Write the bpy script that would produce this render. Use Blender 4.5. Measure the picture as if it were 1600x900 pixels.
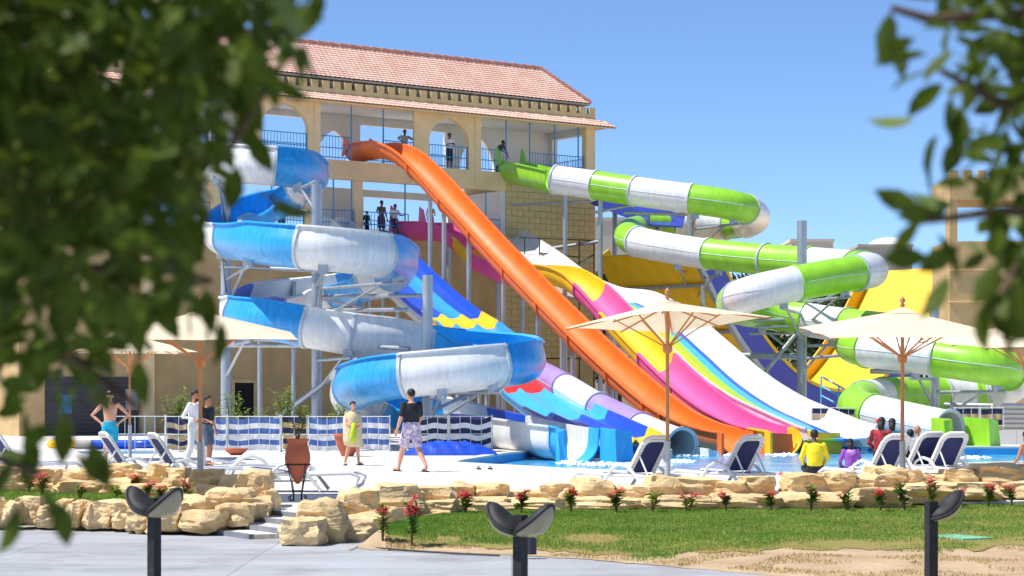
import bpy, bmesh, math, random
from mathutils import Vector, Matrix, noise, Quaternion

random.seed(7)
sc = bpy.context.scene
col = sc.collection
for o in list(bpy.data.objects):
    bpy.data.objects.remove(o)

# ------------------------------------------------------------------ camera, sky, sun, exposure
FPX, HY, CH = 3300.0, 620.0, 1.63      # focal length in photo pixels, horizon row, eye height above the deck
cam_d = bpy.data.cameras.new('camera')
cam = bpy.data.objects.new('camera', cam_d)
col.objects.link(cam)
cam.location = (0, 0, CH)
cam.rotation_euler = (math.radians(90), 0, 0)
cam_d.sensor_width = 36.0
cam_d.lens = FPX / 1600 * 36
cam_d.shift_y = (HY - 450) / 1600
cam_d.clip_start = 0.1
cam_d.clip_end = 6000
cam_d.dof.use_dof = True
cam_d.dof.focus_distance = 58
cam_d.dof.aperture_fstop = 5.6
sc.camera = cam

SUN_EL = math.radians(60)
SUN_H = Vector((-0.97, -0.16)).normalized()
SUN = Vector((SUN_H.x * math.cos(SUN_EL), SUN_H.y * math.cos(SUN_EL), math.sin(SUN_EL)))
world = bpy.data.worlds.new('World')
sc.world = world
world.use_nodes = True
wn = world.node_tree.nodes
wl = world.node_tree.links
bg = wn['Background']
sky = wn.new('ShaderNodeTexSky')
sky.sky_type = 'NISHITA'
sky.sun_disc = False
sky.sun_elevation = SUN_EL
sky.sun_rotation = math.atan2(SUN.x, SUN.y)
sky.altitude = 4500
sky.air_density = 1.0
sky.dust_density = 0.0
sky.ozone_density = 6.0
wl.new(sky.outputs[0], bg.inputs[0])
bg.inputs[1].default_value = 0.135
sd = bpy.data.lights.new('sun', 'SUN')
sd.energy = 4.3
sd.angle = math.radians(0.5)
sd.color = (1.0, 0.955, 0.89)
sun = bpy.data.objects.new('sun', sd)
col.objects.link(sun)
sun.rotation_euler = SUN.to_track_quat('Z', 'Y').to_euler()
sun.location = SUN * 200
sc.view_settings.view_transform = 'Standard'
sc.view_settings.look = 'None'
sc.view_settings.gamma = 1
sc.view_settings.exposure = 0.52

# ------------------------------------------------------------------ helpers
def P(x, y, D):                       # photo pixel at a known distance
    return Vector(((x - 800) / FPX * D, D, CH + (HY - y) / FPX * D))

def G(x, y, z=0.0):                   # photo pixel on a level surface
    return P(x, y, (CH - z) * FPX / (y - HY))

def lin(r, g, b):
    def f(c):
        c /= 255.0
        return c / 12.92 if c <= 0.04045 else ((c + 0.055) / 1.055) ** 2.4
    return (f(r), f(g), f(b), 1.0)

MATS = {}
def mat(name, rgb, rough=0.6, var=0.12, scale=3.0, bump=0.0, bscale=30.0, spec=0.5, metal=0.0, streak=None,
        trans=0.0, coat=0.0, rgb2=None, dist=0.02):
    if name in MATS:
        return MATS[name]
    m = bpy.data.materials.new(name)
    m.use_nodes = True
    nt = m.node_tree
    b = nt.nodes['Principled BSDF']
    b.inputs['Roughness'].default_value = rough
    b.inputs['Metallic'].default_value = metal
    b.inputs['Specular IOR Level'].default_value = spec
    b.inputs['Coat Weight'].default_value = coat
    b.inputs['Coat Roughness'].default_value = 0.3
    tc = nt.nodes.new('ShaderNodeTexCoord')
    n = nt.nodes.new('ShaderNodeTexNoise')
    n.inputs['Scale'].default_value = scale
    n.inputs['Detail'].default_value = 6
    n.inputs['Roughness'].default_value = 0.62
    src = tc.outputs['Object']
    if streak:
        mp = nt.nodes.new('ShaderNodeMapping')
        mp.inputs['Scale'].default_value = streak
        nt.links.new(src, mp.inputs[0])
        nt.links.new(mp.outputs[0], n.inputs['Vector'])
    else:
        nt.links.new(src, n.inputs['Vector'])
    cr = nt.nodes.new('ShaderNodeValToRGB')
    c1 = lin(*rgb)
    if rgb2:
        c2 = lin(*rgb2)
        cr.color_ramp.elements[0].color = c2
        cr.color_ramp.elements[1].color = c1
    else:
        cr.color_ramp.elements[0].color = tuple(max(0, c * (1 - var * 1.6)) for c in c1[:3]) + (1,)
        cr.color_ramp.elements[1].color = tuple(min(1, c * (1 + var)) for c in c1[:3]) + (1,)
    cr.color_ramp.elements[0].position = 0.32
    cr.color_ramp.elements[1].position = 0.68
    nt.links.new(n.outputs['Fac'], cr.inputs[0])
    nt.links.new(cr.outputs[0], b.inputs['Base Color'])
    if bump:
        n2 = nt.nodes.new('ShaderNodeTexNoise')
        n2.inputs['Scale'].default_value = bscale
        n2.inputs['Detail'].default_value = 5
        nt.links.new(src, n2.inputs['Vector'])
        bp = nt.nodes.new('ShaderNodeBump')
        bp.inputs['Strength'].default_value = bump
        bp.inputs['Distance'].default_value = dist
        nt.links.new(n2.outputs['Fac'], bp.inputs['Height'])
        nt.links.new(bp.outputs[0], b.inputs['Normal'])
    if trans:
        tr = nt.nodes.new('ShaderNodeBsdfTranslucent')
        nt.links.new(cr.outputs[0], tr.inputs[0])
        mx = nt.nodes.new('ShaderNodeMixShader')
        mx.inputs[0].default_value = trans
        out = nt.nodes['Material Output']
        nt.links.new(b.outputs[0], mx.inputs[1])
        nt.links.new(tr.outputs[0], mx.inputs[2])
        nt.links.new(mx.outputs[0], out.inputs[0])
    MATS[name] = m
    return m

class MB:
    """collects shapes and links them as ONE mesh object"""
    def __init__(self):
        self.v = []; self.f = []
    def add(self, vs, fs):
        o = len(self.v)
        self.v += [Vector(p) for p in vs]
        self.f += [tuple(i + o for i in f) for f in fs]
        return self
    def box(self, c, s, rz=0.0, mtx=None):
        hx, hy, hz = s[0] / 2, s[1] / 2, s[2] / 2
        vs = [Vector((x, y, z)) for z in (-hz, hz) for x, y in ((-hx, -hy), (hx, -hy), (hx, hy), (-hx, hy))]
        R = Matrix.Rotation(rz, 3, 'Z') if mtx is None else mtx
        return self.add([R @ p + Vector(c) for p in vs],
                        [(3, 2, 1, 0), (4, 5, 6, 7), (0, 1, 5, 4), (1, 2, 6, 5), (2, 3, 7, 6), (3, 0, 4, 7)])
    def path(self, pts, rad, n=8, caps=True, closed=False, sq=False):
        pts = [Vector(p) for p in pts]
        if not isinstance(rad, (list, tuple)):
            rad = [rad] * len(pts)
        rings = []
        pu = None
        L = len(pts)
        for i, p in enumerate(pts):
            a = pts[i - 1] if (i > 0 or closed) else p
            b = pts[(i + 1) % L] if (i < L - 1 or closed) else p
            t = (b - a)
            if t.length < 1e-9:
                t = Vector((0, 0, 1))
            t.normalize()
            if pu is None:
                up = Vector((0, 0, 1)) if abs(t.z) < 0.95 else Vector((1, 0, 0))
            else:
                up = pu
            s = t.cross(up)
            if s.length < 1e-6:
                s = t.cross(Vector((0.3, 1, 0.2)))
            s.normalize()
            u = s.cross(t).normalized()
            pu = u
            ph = math.pi / 4 if sq else 0
            rings.append([p + rad[i] * (math.cos(k * 2 * math.pi / n + ph) * s + math.sin(k * 2 * math.pi / n + ph) * u) for k in range(n)])
        vs = [q for r in rings for q in r]
        fs = []
        M = L if closed else L - 1
        for i in range(M):
            j = (i + 1) % L
            for k in range(n):
                k2 = (k + 1) % n
                fs.append((i * n + k, i * n + k2, j * n + k2, j * n + k))
        if caps and not closed:
            fs.append(tuple(range(n - 1, -1, -1)))
            fs.append(tuple((L - 1) * n + k for k in range(n)))
        return self.add(vs, fs)
    def tube(self, a, b, r, r2=None, n=8, sq=False):
        return self.path([a, b], [r, r if r2 is None else r2], n, sq=sq)
    def lathe(self, prof, c=(0, 0, 0), n=20):
        c = Vector(c)
        vs = []; fs = []
        for r, z in prof:
            for k in range(n):
                a = 2 * math.pi * k / n
                vs.append(c + Vector((r * math.cos(a), r * math.sin(a), z)))
        for i in range(len(prof) - 1):
            for k in range(n):
                k2 = (k + 1) % n
                fs.append((i * n + k, i * n + k2, (i + 1) * n + k2, (i + 1) * n + k))
        fs.append(tuple(range(n - 1, -1, -1)))
        fs.append(tuple((len(prof) - 1) * n + k for k in range(n)))
        return self.add(vs, fs)
    def ell(self, c, r, nu=12, nv=8, rot=None):
        c = Vector(c)
        if not isinstance(r, (list, tuple)):
            r = (r, r, r)
        vs = [Vector((0, 0, -r[2]))]
        for j in range(1, nv):
            th = math.pi * j / nv
            for k in range(nu):
                a = 2 * math.pi * k / nu
                vs.append(Vector((r[0] * math.sin(th) * math.cos(a), r[1] * math.sin(th) * math.sin(a), -r[2] * math.cos(th))))
        vs.append(Vector((0, 0, r[2])))
        fs = []
        for k in range(nu):
            fs.append((0, 1 + (k + 1) % nu, 1 + k))
        for j in range(nv - 2):
            for k in range(nu):
                a = 1 + j * nu
                fs.append((a + k, a + (k + 1) % nu, a + nu + (k + 1) % nu, a + nu + k))
        top = len(vs) - 1
        a = 1 + (nv - 2) * nu
        for k in range(nu):
            fs.append((a + k, a + (k + 1) % nu, top))
        if rot is not None:
            vs = [rot @ p for p in vs]
        return self.add([p + c for p in vs], fs)
    def prism(self, poly, z0, z1):
        n = len(poly)
        vs = [Vector((p[0], p[1], z0)) for p in poly] + [Vector((p[0], p[1], z1)) for p in poly]
        fs = [tuple(range(n - 1, -1, -1)), tuple(range(n, 2 * n))]
        fs += [(i, (i + 1) % n, n + (i + 1) % n, n + i) for i in range(n)]
        return self.add(vs, fs)
    def extrude(self, poly, off):
        """planar 3D polygon pushed along off"""
        n = len(poly)
        poly = [Vector(p) for p in poly]; off = Vector(off)
        fs = [tuple(range(n - 1, -1, -1)), tuple(range(n, 2 * n))]
        fs += [(i, (i + 1) % n, n + (i + 1) % n, n + i) for i in range(n)]
        return self.add(poly + [p + off for p in poly], fs)
    def build(self, name, material, parent=None, smooth=False, world=False, fix=True):
        vs = self.v
        if parent is not None and world:
            M = ROOTM[parent.name].inverted()
            vs = [M @ p for p in vs]
        me = bpy.data.meshes.new(name)
        me.from_pydata([tuple(p) for p in vs], [], self.f)
        if fix:
            bm = bmesh.new(); bm.from_mesh(me)
            bmesh.ops.recalc_face_normals(bm, faces=bm.faces)
            bm.to_mesh(me); bm.free()
        me.materials.append(material)
        if smooth:
            me.polygons.foreach_set('use_smooth', [True] * len(me.polygons))
            if smooth != 'all':
                try:
                    me.set_sharp_from_angle(angle=math.radians(38))
                except Exception:
                    pass
        o = bpy.data.objects.new(name, me)
        col.objects.link(o)
        if parent is not None:
            o.parent = parent
            if parent.name in ROOTM:
                ROOTM[o.name] = ROOTM[parent.name]
        return o

ROOTM = {}
def thing(name, label, cat, loc=(0, 0, 0), rz=0.0, group=None):
    o = bpy.data.objects.new(name, None)
    o.empty_display_size = 0.2
    col.objects.link(o)
    o.location = loc
    o.rotation_euler = (0, 0, rz)
    ROOTM[o.name] = Matrix.Translation(Vector(loc)) @ Matrix.Rotation(rz, 4, 'Z')
    o['label'] = label; o['category'] = cat
    if group:
        o['group'] = group
    return o

def tag(o, label, cat, group=None, kind=None):
    o['label'] = label; o['category'] = cat
    if group: o['group'] = group
    if kind: o['kind'] = kind
    return o

def struct(o):
    o['kind'] = 'structure'
    return o

def stuff(o):
    o['kind'] = 'stuff'
    return o

def copy_tree(o, parent=None):
    c = o.copy()
    col.objects.link(c)
    c.parent = parent
    for ch in o.children:
        copy_tree(ch, c)
    return c

def jitter_rock(p, amp, sc_, seed):
    q = p * sc_ + Vector((seed * 3.1, seed * 1.7, seed * 0.9))
    return Vector((noise.noise(q), noise.noise(q + Vector((11, 3, 5))), noise.noise(q + Vector((4, 19, 8))))) * amp

# ------------------------------------------------------------------ materials
M_white = mat('white_gelcoat', (236, 236, 233), 0.38, 0.05, 2.2, coat=0.3, streak=(3.2, 3.2, 0.25), rgb2=(212, 214, 212))
M_blue = mat('blue_gelcoat', (40, 158, 226), 0.38, 0.16, 2.0, coat=0.35, streak=(3.4, 3.4, 0.22))
M_dblue = mat('deep_blue_gelcoat', (22, 82, 205), 0.38, 0.1, 2.0, coat=0.35)
M_cyan = mat('cyan_gelcoat', (58, 182, 240), 0.38, 0.08, 2.0, coat=0.35)
M_green = mat('green_gelcoat', (150, 214, 50), 0.38, 0.1, 2.0, coat=0.35, streak=(1.2, 1.2, 0.4))
M_orange = mat('orange_gelcoat', (252, 116, 34), 0.5, 0.09, 1.6, coat=0.12)
M_pink = mat('pink_gelcoat', (236, 92, 158), 0.5, 0.07, 1.6, coat=0.12)
M_yellow = mat('yellow_gelcoat', (250, 196, 28), 0.5, 0.07, 1.6, coat=0.12)
M_red = mat('red_gelcoat', (226, 40, 32), 0.28, 0.07, 1.6, coat=0.3)
M_lilac = mat('lilac_gelcoat', (176, 150, 214), 0.3, 0.08, 1.6, coat=0.3)
M_lime = mat('lime_gelcoat', (176, 222, 40), 0.28, 0.07, 1.6, coat=0.3)
M_navy = mat('navy_gelcoat', (58, 78, 186), 0.35, 0.1, 1.6, coat=0.2)
M_steel = mat('galvanised_steel', (176, 182, 188), 0.42, 0.12, 5.0, metal=0.55, streak=(1, 1, 0.2))
M_flange = mat('flange_grey', (190, 200, 206), 0.5, 0.1, 6.0)
M_plaster = mat('ochre_plaster', (236, 208, 158), 0.85, 0.08, 0.8, bump=0.15, bscale=14)
M_block = mat('sand_block', (214, 190, 136), 0.88, 0.10, 1.6, bump=0.35, bscale=9)
M_mortar = mat('mortar_joint', (190, 166, 118), 0.95, 0.10, 3.0)
M_wallb = mat('brown_render', (196, 166, 116), 0.88, 0.11, 0.8, bump=0.2, bscale=8)
M_inner = mat('white_plaster', (226, 222, 216), 0.85, 0.05, 1.0)
M_tile = mat('terracotta_tile', (246, 208, 186), 0.8, 0.16, 1.2, rgb2=(232, 180, 158))
M_ridge = mat('dark_ridge_tile', (196, 136, 118), 0.8, 0.15, 5.0)
M_rail = mat('blue_rail_paint', (62, 146, 196), 0.5, 0.08, 4.0)
M_dark = mat('dark_opening', (26, 24, 24), 0.9, 0.2, 3.0)
M_shutter = mat('charcoal_shutter', (58, 60, 66), 0.6, 0.15, 5.0)
M_deck = mat('white_stone_deck', (226, 222, 214), 0.7, 0.04, 0.7, bump=0.05, bscale=5)
M_path = mat('grey_concrete', (168, 170, 173), 0.85, 0.12, 0.55, bump=0.15, bscale=25, streak=(0.5, 2.4, 1))
M_strip = mat('grey_strip', (128, 130, 138), 0.8, 0.12, 4)
M_sand = mat('sandy_soil', (196, 172, 138), 0.95, 0.14, 1.6, bump=0.9, bscale=22, rgb2=(166, 140, 106))
M_desert = mat('pale_desert', (206, 186, 150), 0.95, 0.1, 0.05)
M_soil = mat('lawn_soil', (120, 128, 48), 0.95, 0.2, 1.2, bump=0.6, bscale=40, rgb2=(150, 128, 72))
M_grass = mat('grass_blades', (142, 172, 62), 0.6, 0.2, 0.9, rgb2=(92, 142, 40), trans=0.25)
M_dry = mat('dry_grass', (196, 172, 110), 0.8, 0.2, 2.0, trans=0.2)
M_rock = mat('sandstone_rock', (238, 210, 160), 0.9, 0.1, 2.6, bump=0.7, bscale=7, rgb2=(218, 184, 130), dist=0.03)
def rock_detail(m):
    nt = m.node_tree; b = nt.nodes['Principled BSDF']
    tc = nt.nodes.new('ShaderNodeTexCoord'); oi = nt.nodes.new('ShaderNodeObjectInfo')
    base = b.inputs['Base Color'].links[0].from_socket
    hs = nt.nodes.new('ShaderNodeHueSaturation')
    mr_ = nt.nodes.new('ShaderNodeMapRange'); mr_.inputs[3].default_value = .82; mr_.inputs[4].default_value = 1.1
    nt.links.new(oi.outputs['Random'], mr_.inputs[0]); nt.links.new(mr_.outputs[0], hs.inputs['Value']); nt.links.new(base, hs.inputs['Color'])
    # stains and dust
    n = nt.nodes.new('ShaderNodeTexNoise'); n.inputs['Scale'].default_value = 5.5; n.inputs['Detail'].default_value = 8; n.inputs['Roughness'].default_value = .7
    nt.links.new(tc.outputs['Object'], n.inputs['Vector'])
    rp = nt.nodes.new('ShaderNodeValToRGB'); rp.color_ramp.elements[0].position = .36; rp.color_ramp.elements[1].position = .56
    rp.color_ramp.elements[0].color = (.62, .56, .5, 1); rp.color_ramp.elements[1].color = (1, 1, 1, 1)
    nt.links.new(n.outputs['Fac'], rp.inputs[0])
    mx = nt.nodes.new('ShaderNodeMix'); mx.data_type = 'RGBA'; mx.blend_type = 'MULTIPLY'; mx.inputs[0].default_value = .35
    nt.links.new(hs.outputs[0], mx.inputs[6]); nt.links.new(rp.outputs[0], mx.inputs[7])
    nt.links.new(mx.outputs[2], b.inputs['Base Color'])
    # chiselled strata and cracks
    w = nt.nodes.new('ShaderNodeTexWave'); w.wave_type = 'BANDS'; w.bands_direction = 'Z'; w.inputs['Scale'].default_value = 5; w.inputs['Distortion'].default_value = 7; w.inputs['Detail'].default_value = 4; w.inputs['Detail Scale'].default_value = 1.6
    v = nt.nodes.new('ShaderNodeTexVoronoi'); v.feature = 'DISTANCE_TO_EDGE'; v.inputs['Scale'].default_value = 3.0
    n3 = nt.nodes.new('ShaderNodeTexNoise'); n3.inputs['Scale'].default_value = 4; n3.inputs['Detail'].default_value = 5
    nt.links.new(tc.outputs['Object'], n3.inputs['Vector'])
    va = nt.nodes.new('ShaderNodeMix'); va.data_type = 'VECTOR'; va.inputs[0].default_value = .18
    nt.links.new(tc.outputs['Object'], va.inputs[4]); nt.links.new(n3.outputs['Color'], va.inputs[5])
    nt.links.new(va.outputs[1], v.inputs['Vector']); nt.links.new(tc.outputs['Object'], w.inputs['Vector'])
    mr2 = nt.nodes.new('ShaderNodeMapRange'); mr2.inputs[2].default_value = .035
    nt.links.new(v.outputs['Distance'], mr2.inputs[0])
    ad = nt.nodes.new('ShaderNodeMath'); ad.operation = 'MULTIPLY_ADD'; ad.inputs[1].default_value = .45
    nt.links.new(w.outputs['Fac'], ad.inputs[0]); nt.links.new(mr2.outputs[0], ad.inputs[2])
    old = b.inputs['Normal'].links[0].from_node
    bp = nt.nodes.new('ShaderNodeBump'); bp.inputs['Strength'].default_value = .4; bp.inputs['Distance'].default_value = .022
    nt.links.new(ad.outputs[0], bp.inputs['Height']); nt.links.new(old.outputs[0], bp.inputs['Normal']); nt.links.new(bp.outputs[0], b.inputs['Normal'])
rock_detail(M_rock)
def joints(m, w, h, size, dark):
    nt = m.node_tree; b = nt.nodes['Principled BSDF']
    tc = nt.nodes.new('ShaderNodeTexCoord'); br = nt.nodes.new('ShaderNodeTexBrick')
    br.offset = 0.0; br.inputs['Scale'].default_value = 1; br.inputs['Brick Width'].default_value = w; br.inputs['Row Height'].default_value = h; br.inputs['Mortar Size'].default_value = size
    br.inputs['Color1'].default_value = (1, 1, 1, 1); br.inputs['Color2'].default_value = (.93, .93, .93, 1); br.inputs['Mortar'].default_value = (dark, dark, dark, 1)
    nt.links.new(tc.outputs['Object'], br.inputs['Vector'])
    base = b.inputs['Base Color'].links[0].from_socket
    n = nt.nodes.new('ShaderNodeTexNoise'); n.inputs['Scale'].default_value = .8; n.inputs['Detail'].default_value = 8; n.inputs['Roughness'].default_value = .7
    nt.links.new(tc.outputs['Object'], n.inputs['Vector'])
    rp = nt.nodes.new('ShaderNodeValToRGB'); rp.color_ramp.elements[0].position = .34; rp.color_ramp.elements[1].position = .5
    rp.color_ramp.elements[0].color = (.72, .70, .66, 1); rp.color_ramp.elements[1].color = (1, 1, 1, 1)
    nt.links.new(n.outputs['Fac'], rp.inputs[0])
    prev = base
    for src in (br.outputs['Color'], rp.outputs[0]):
        mx = nt.nodes.new('ShaderNodeMix'); mx.data_type = 'RGBA'; mx.blend_type = 'MULTIPLY'; mx.inputs[0].default_value = .85
        nt.links.new(prev, mx.inputs[6]); nt.links.new(src, mx.inputs[7]); prev = mx.outputs[2]
    nt.links.new(prev, b.inputs['Base Color'])
joints(M_deck, .8, .8, .012, .62)
joints(M_path, 3.0, 3.0, .012, .6)
M_basin = mat('pool_tile', (70, 160, 214), 0.4, 0.08, 2.0)
M_wood = mat('teak_wood', (196, 132, 84), 0.55, 0.14, 5, streak=(6, 6, 0.6))
M_canvas = mat('cream_canvas', (238, 224, 194), 0.9, 0.04, 1.4, trans=0.28)
M_sleeve = mat('grey_pole_sleeve', (176, 178, 178), 0.5, 0.08, 5)
M_plastic = mat('white_resin', (228, 228, 226), 0.42, 0.04, 3)
M_sling = mat('navy_sling', (34, 44, 96), 0.75, 0.12, 10, bump=0.2, bscale=120)
M_bollard = mat('black_powder_coat', (32, 32, 33), 0.6, 0.25, 7, rgb2=(54, 53, 52), spec=.3)
M_lens = mat('frosted_lens', (156, 148, 122), 0.35, 0.1, 8)
M_terra = mat('terracotta_pot', (190, 104, 74), 0.85, 0.12, 5, bump=0.2, bscale=20)
M_iron = mat('black_iron', (30, 28, 28), 0.6, 0.1, 5)
M_leaf = mat('plant_leaf', (92, 140, 40), 0.45, 0.3, 6, rgb2=(52, 92, 24), trans=0.3)
M_olive = mat('pale_leaf', (150, 168, 70), 0.5, 0.25, 6, rgb2=(104, 130, 44), trans=0.3)
M_stem = mat('plant_stem', (112, 86, 58), 0.85, 0.15, 8)
M_flower = mat('coral_flower', (232, 84, 92), 0.6, 0.12, 12, rgb2=(244, 132, 130), trans=0.2)
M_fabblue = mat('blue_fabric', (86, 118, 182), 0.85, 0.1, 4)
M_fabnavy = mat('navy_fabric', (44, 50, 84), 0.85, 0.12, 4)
M_fabwhite = mat('white_fabric', (234, 234, 232), 0.85, 0.05, 4)
M_fabtan = mat('tan_fabric', (206, 178, 132), 0.85, 0.08, 4)
M_wire = mat('white_wire', (216, 216, 212), 0.5, 0.05, 4)
M_tarp = mat('blue_tarp', (24, 74, 196), 0.4, 0.15, 3)
M_hose = mat('black_hose', (40, 38, 40), 0.6, 0.1, 4)
M_bark = mat('tree_bark', (92, 74, 54), 0.95, 0.25, 9, bump=0.6, bscale=30)
M_fleaf = mat('near_leaf', (98, 118, 34), 0.55, 0.35, 25, rgb2=(48, 64, 13), trans=0.38, spec=.2)
M_fleaf2 = mat('near_leaf_pale', (148, 160, 92), 0.6, 0.3, 40, rgb2=(74, 108, 40), trans=0.35)
M_tleaf = mat('far_leaf', (74, 98, 40), 0.6, 0.35, 1.2, rgb2=(36, 56, 22), trans=0.2)
M_tleaf2 = mat('far_leaf_olive', (128, 140, 84), 0.6, 0.3, 1.2, rgb2=(82, 98, 52), trans=0.2)
M_farb = mat('far_building', (206, 198, 184), 0.9, 0.06, 0.4)
M_fargrey = mat('far_grey', (176, 170, 160), 0.9, 0.06, 0.4)

# ------------------------------------------------------------------ ground, path, deck, pool, lawn
def interp(tab, x):
    if x <= tab[0][0]:
        return tab[0][1]
    for (x0, y0), (x1, y1) in zip(tab, tab[1:]):
        if x <= x1:
            return y0 + (y1 - y0) * (x - x0) / (x1 - x0)
    return tab[-1][1]

g = MB(); S = 2500
g.add([(-S, -200, -0.62), (S, -200, -0.62), (S, 4000, -0.62), (-S, 4000, -0.62)], [(0, 1, 2, 3)])
struct(g.build('ground', M_desert))

PZ = -0.25
g = MB()
N = 60
for j in range(N + 1):
    for i in range(41):
        x = -30 + 60 * i / 40; y = -6 + 40 * j / N
        g.v.append(Vector((x, y, PZ + 0.012 * noise.noise(Vector((x * .6, y * .6, 0))))))
for j in range(N):
    for i in range(40):
        a = j * 41 + i
        g.f.append((a, a + 1, a + 42, a + 41))
struct(g.build('path', M_path, smooth='all'))

# pool outline (photo pixels on the deck plane)
near = [(712, 723), (760, 726), (800, 728), (880, 733), (1000, 737.5), (1120, 739), (1240, 739.5), (1340, 737), (1420, 731), (1500, 725), (1600, 722), (1900, 719)]
far = [(1900, 699), (1500, 699), (1400, 694.5), (1200, 693.5), (1000, 694), (880, 699), (790, 709), (722, 720)]
POOL = [G(x, y).xy for x, y in near + far]
S_E = Vector((0.51, -0.86)).normalized(); S_N = Vector((0.86, 0.51)).normalized()
A1 = Vector((-4.28, 29.2))
L4 = A1 + S_N * 1.27
deck_edge = [(-70, 35.2), (-6.3, 35.2), tuple(L4 - S_E * 4), tuple(L4 + S_E * 1.2), (-2.1, 30.6), (-1.4, 32.0), (0, 32.4), (5, 32.2), (8, 33), (12, 35), (70, 36), (70, 140), (-70, 140)]

def sheet_with_hole(name, outer, hole, z, depth, m):
    bm = bmesh.new()
    def loop(pts):
        vs = [bm.verts.new((p[0], p[1], z)) for p in pts]
        return vs, [bm.edges.new((vs[i], vs[(i + 1) % len(vs)])) for i in range(len(vs))]
    ov, oe = loop(outer); hv, he = loop(hole)
    bmesh.ops.triangle_fill(bm, use_beauty=True, edges=oe + he)
    for vs in (ov,):
        lo = [bm.verts.new((v.co.x, v.co.y, z - depth)) for v in vs]
        for i in range(len(vs)):
            j = (i + 1) % len(vs)
            bm.faces.new((vs[i], vs[j], lo[j], lo[i]))
    bmesh.ops.recalc_face_normals(bm, faces=bm.faces)
    me = bpy.data.meshes.new(name); bm.to_mesh(me); bm.free()
    me.materials.append(m)
    o = bpy.data.objects.new(name, me); col.objects.link(o)
    return o
deck = struct(sheet_with_hole('pool_deck', deck_edge, POOL, 0.0, 0.45, M_deck))
for f in deck.data.polygons:
    if f.normal.z < -0.5:
        deck.data.flip_normals(); break

# pale coping stones round the pool
cen = sum((Vector(p) for p in POOL), Vector((0, 0))) / len(POOL)
cop = MB()
n = len(POOL)
def off_poly(d):
    res = []
    for i in range(n):
        a = POOL[i - 1]; b = POOL[i]; c = POOL[(i + 1) % n]
        t = ((b - a).normalized() + (c - b).normalized()).normalized()
        nn = Vector((t.y, -t.x))
        if (b + nn * .1 - cen).length < (b - cen).length:
            nn = -nn
        res.append(b + nn * d)
    return res
o1 = off_poly(0.32)
vs = [(p.x, p.y, 0.03) for p in POOL] + [(p.x, p.y, 0.03) for p in o1] + [(p.x, p.y, -0.03) for p in POOL] + [(p.x, p.y, -0.01) for p in o1]
fs = []
for i in range(n):
    j = (i + 1) % n
    fs += [(i, j, n + j, n + i), (i, j, 2 * n + j, 2 * n + i), (n + i, n + j, 3 * n + j, 3 * n + i)]
cop.add(vs, fs)
cop.build('coping', mat('cream_coping', (226, 216, 196), 0.75, 0.06, 3), deck)

bas = MB()
vs = [(p.x, p.y, -0.031) for p in POOL] + [(p.x, p.y, -1.35) for p in POOL]
bas.add(vs, [(i, (i + 1) % n, n + (i + 1) % n, n + i) for i in range(n)] + [tuple(range(n, 2 * n))])
struct(bas.build('pool_basin', M_basin))

def water_mat():
    m = bpy.data.materials.new('pool_water'); m.use_nodes = True
    nt = m.node_tree; b = nt.nodes['Principled BSDF']
    b.inputs['Roughness'].default_value = 0.18
    b.inputs['Specular IOR Level'].default_value = 0.3
    b.inputs['IOR'].default_value = 1.33
    tc = nt.nodes.new('ShaderNodeTexCoord')
    mp = nt.nodes.new('ShaderNodeMapping'); mp.inputs['Scale'].default_value = (1, 0.45, 1)
    nt.links.new(tc.outputs['Object'], mp.inputs[0])
    n1 = nt.nodes.new('ShaderNodeTexNoise'); n1.inputs['Scale'].default_value = 1.1; n1.inputs['Detail'].default_value = 5
    n1.inputs['Distortion'].default_value = 0.8
    nt.links.new(mp.outputs[0], n1.inputs['Vector'])
    cr = nt.nodes.new('ShaderNodeValToRGB')
    cr.color_ramp.elements[0].position = 0.3; cr.color_ramp.elements[1].position = 0.75
    cr.color_ramp.elements[0].color = lin(24, 126, 190); cr.color_ramp.elements[1].color = lin(84, 190, 224)
    nt.links.new(n1.outputs['Fac'], cr.inputs[0]); nt.links.new(cr.outputs[0], b.inputs['Base Color'])
    n2 = nt.nodes.new('ShaderNodeTexNoise'); n2.inputs['Scale'].default_value = 3.2; n2.inputs['Detail'].default_value = 4
    nt.links.new(mp.outputs[0], n2.inputs['Vector'])
    bp = nt.nodes.new('ShaderNodeBump'); bp.inputs['Strength'].default_value = 0.5; bp.inputs['Distance'].default_value = 0.12
    nt.links.new(n2.outputs['Fac'], bp.inputs['Height']); nt.links.new(bp.outputs[0], b.inputs['Normal'])
    return m
M_water = water_mat()
WZ = -0.24
wm = MB(); wm.add([(p.x, p.y, WZ) for p in POOL], [tuple(range(n))])
struct(wm.build('water', M_water))
wm = MB(); wm.add([G(130, 708.5, .006), G(262, 708.5, .006), G(262, 705, .006), G(120, 705, .006)], [(0, 1, 2, 3)])
struct(wm.build('paddling_water', M_water))

# foam where the slides run out
M_foam = mat('white_foam', (244, 250, 252), 0.6, 0.05, 8, bump=0.5, bscale=30)
fo = MB()
for (x, y, w, h) in ((925, 727, 30, 2.0), (965, 727, 22, 1.6), (1060, 722, 26, 1.6), (1075, 712, 22, 1.2), (1222, 712, 20, 1.6), (1150, 712, 16, 1.2), (1030, 728, 18, 1.2), (890, 724, 14, 1.2), (1330, 708, 22, 1.0), (1520, 716, 20, 1.2)):
    for k in range(90):
        xx = x + random.gauss(0, w * .5); yy = y + random.gauss(0, h * .6)
        c = G(xx, max(yy, 703), WZ)
        fo.ell((c.x, c.y, WZ + 0.01), (random.uniform(.02, .10), random.uniform(.03, .14), random.uniform(.015, .07)), 6, 4)
stuff(fo.build('foam', M_foam, smooth='all'))

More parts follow.
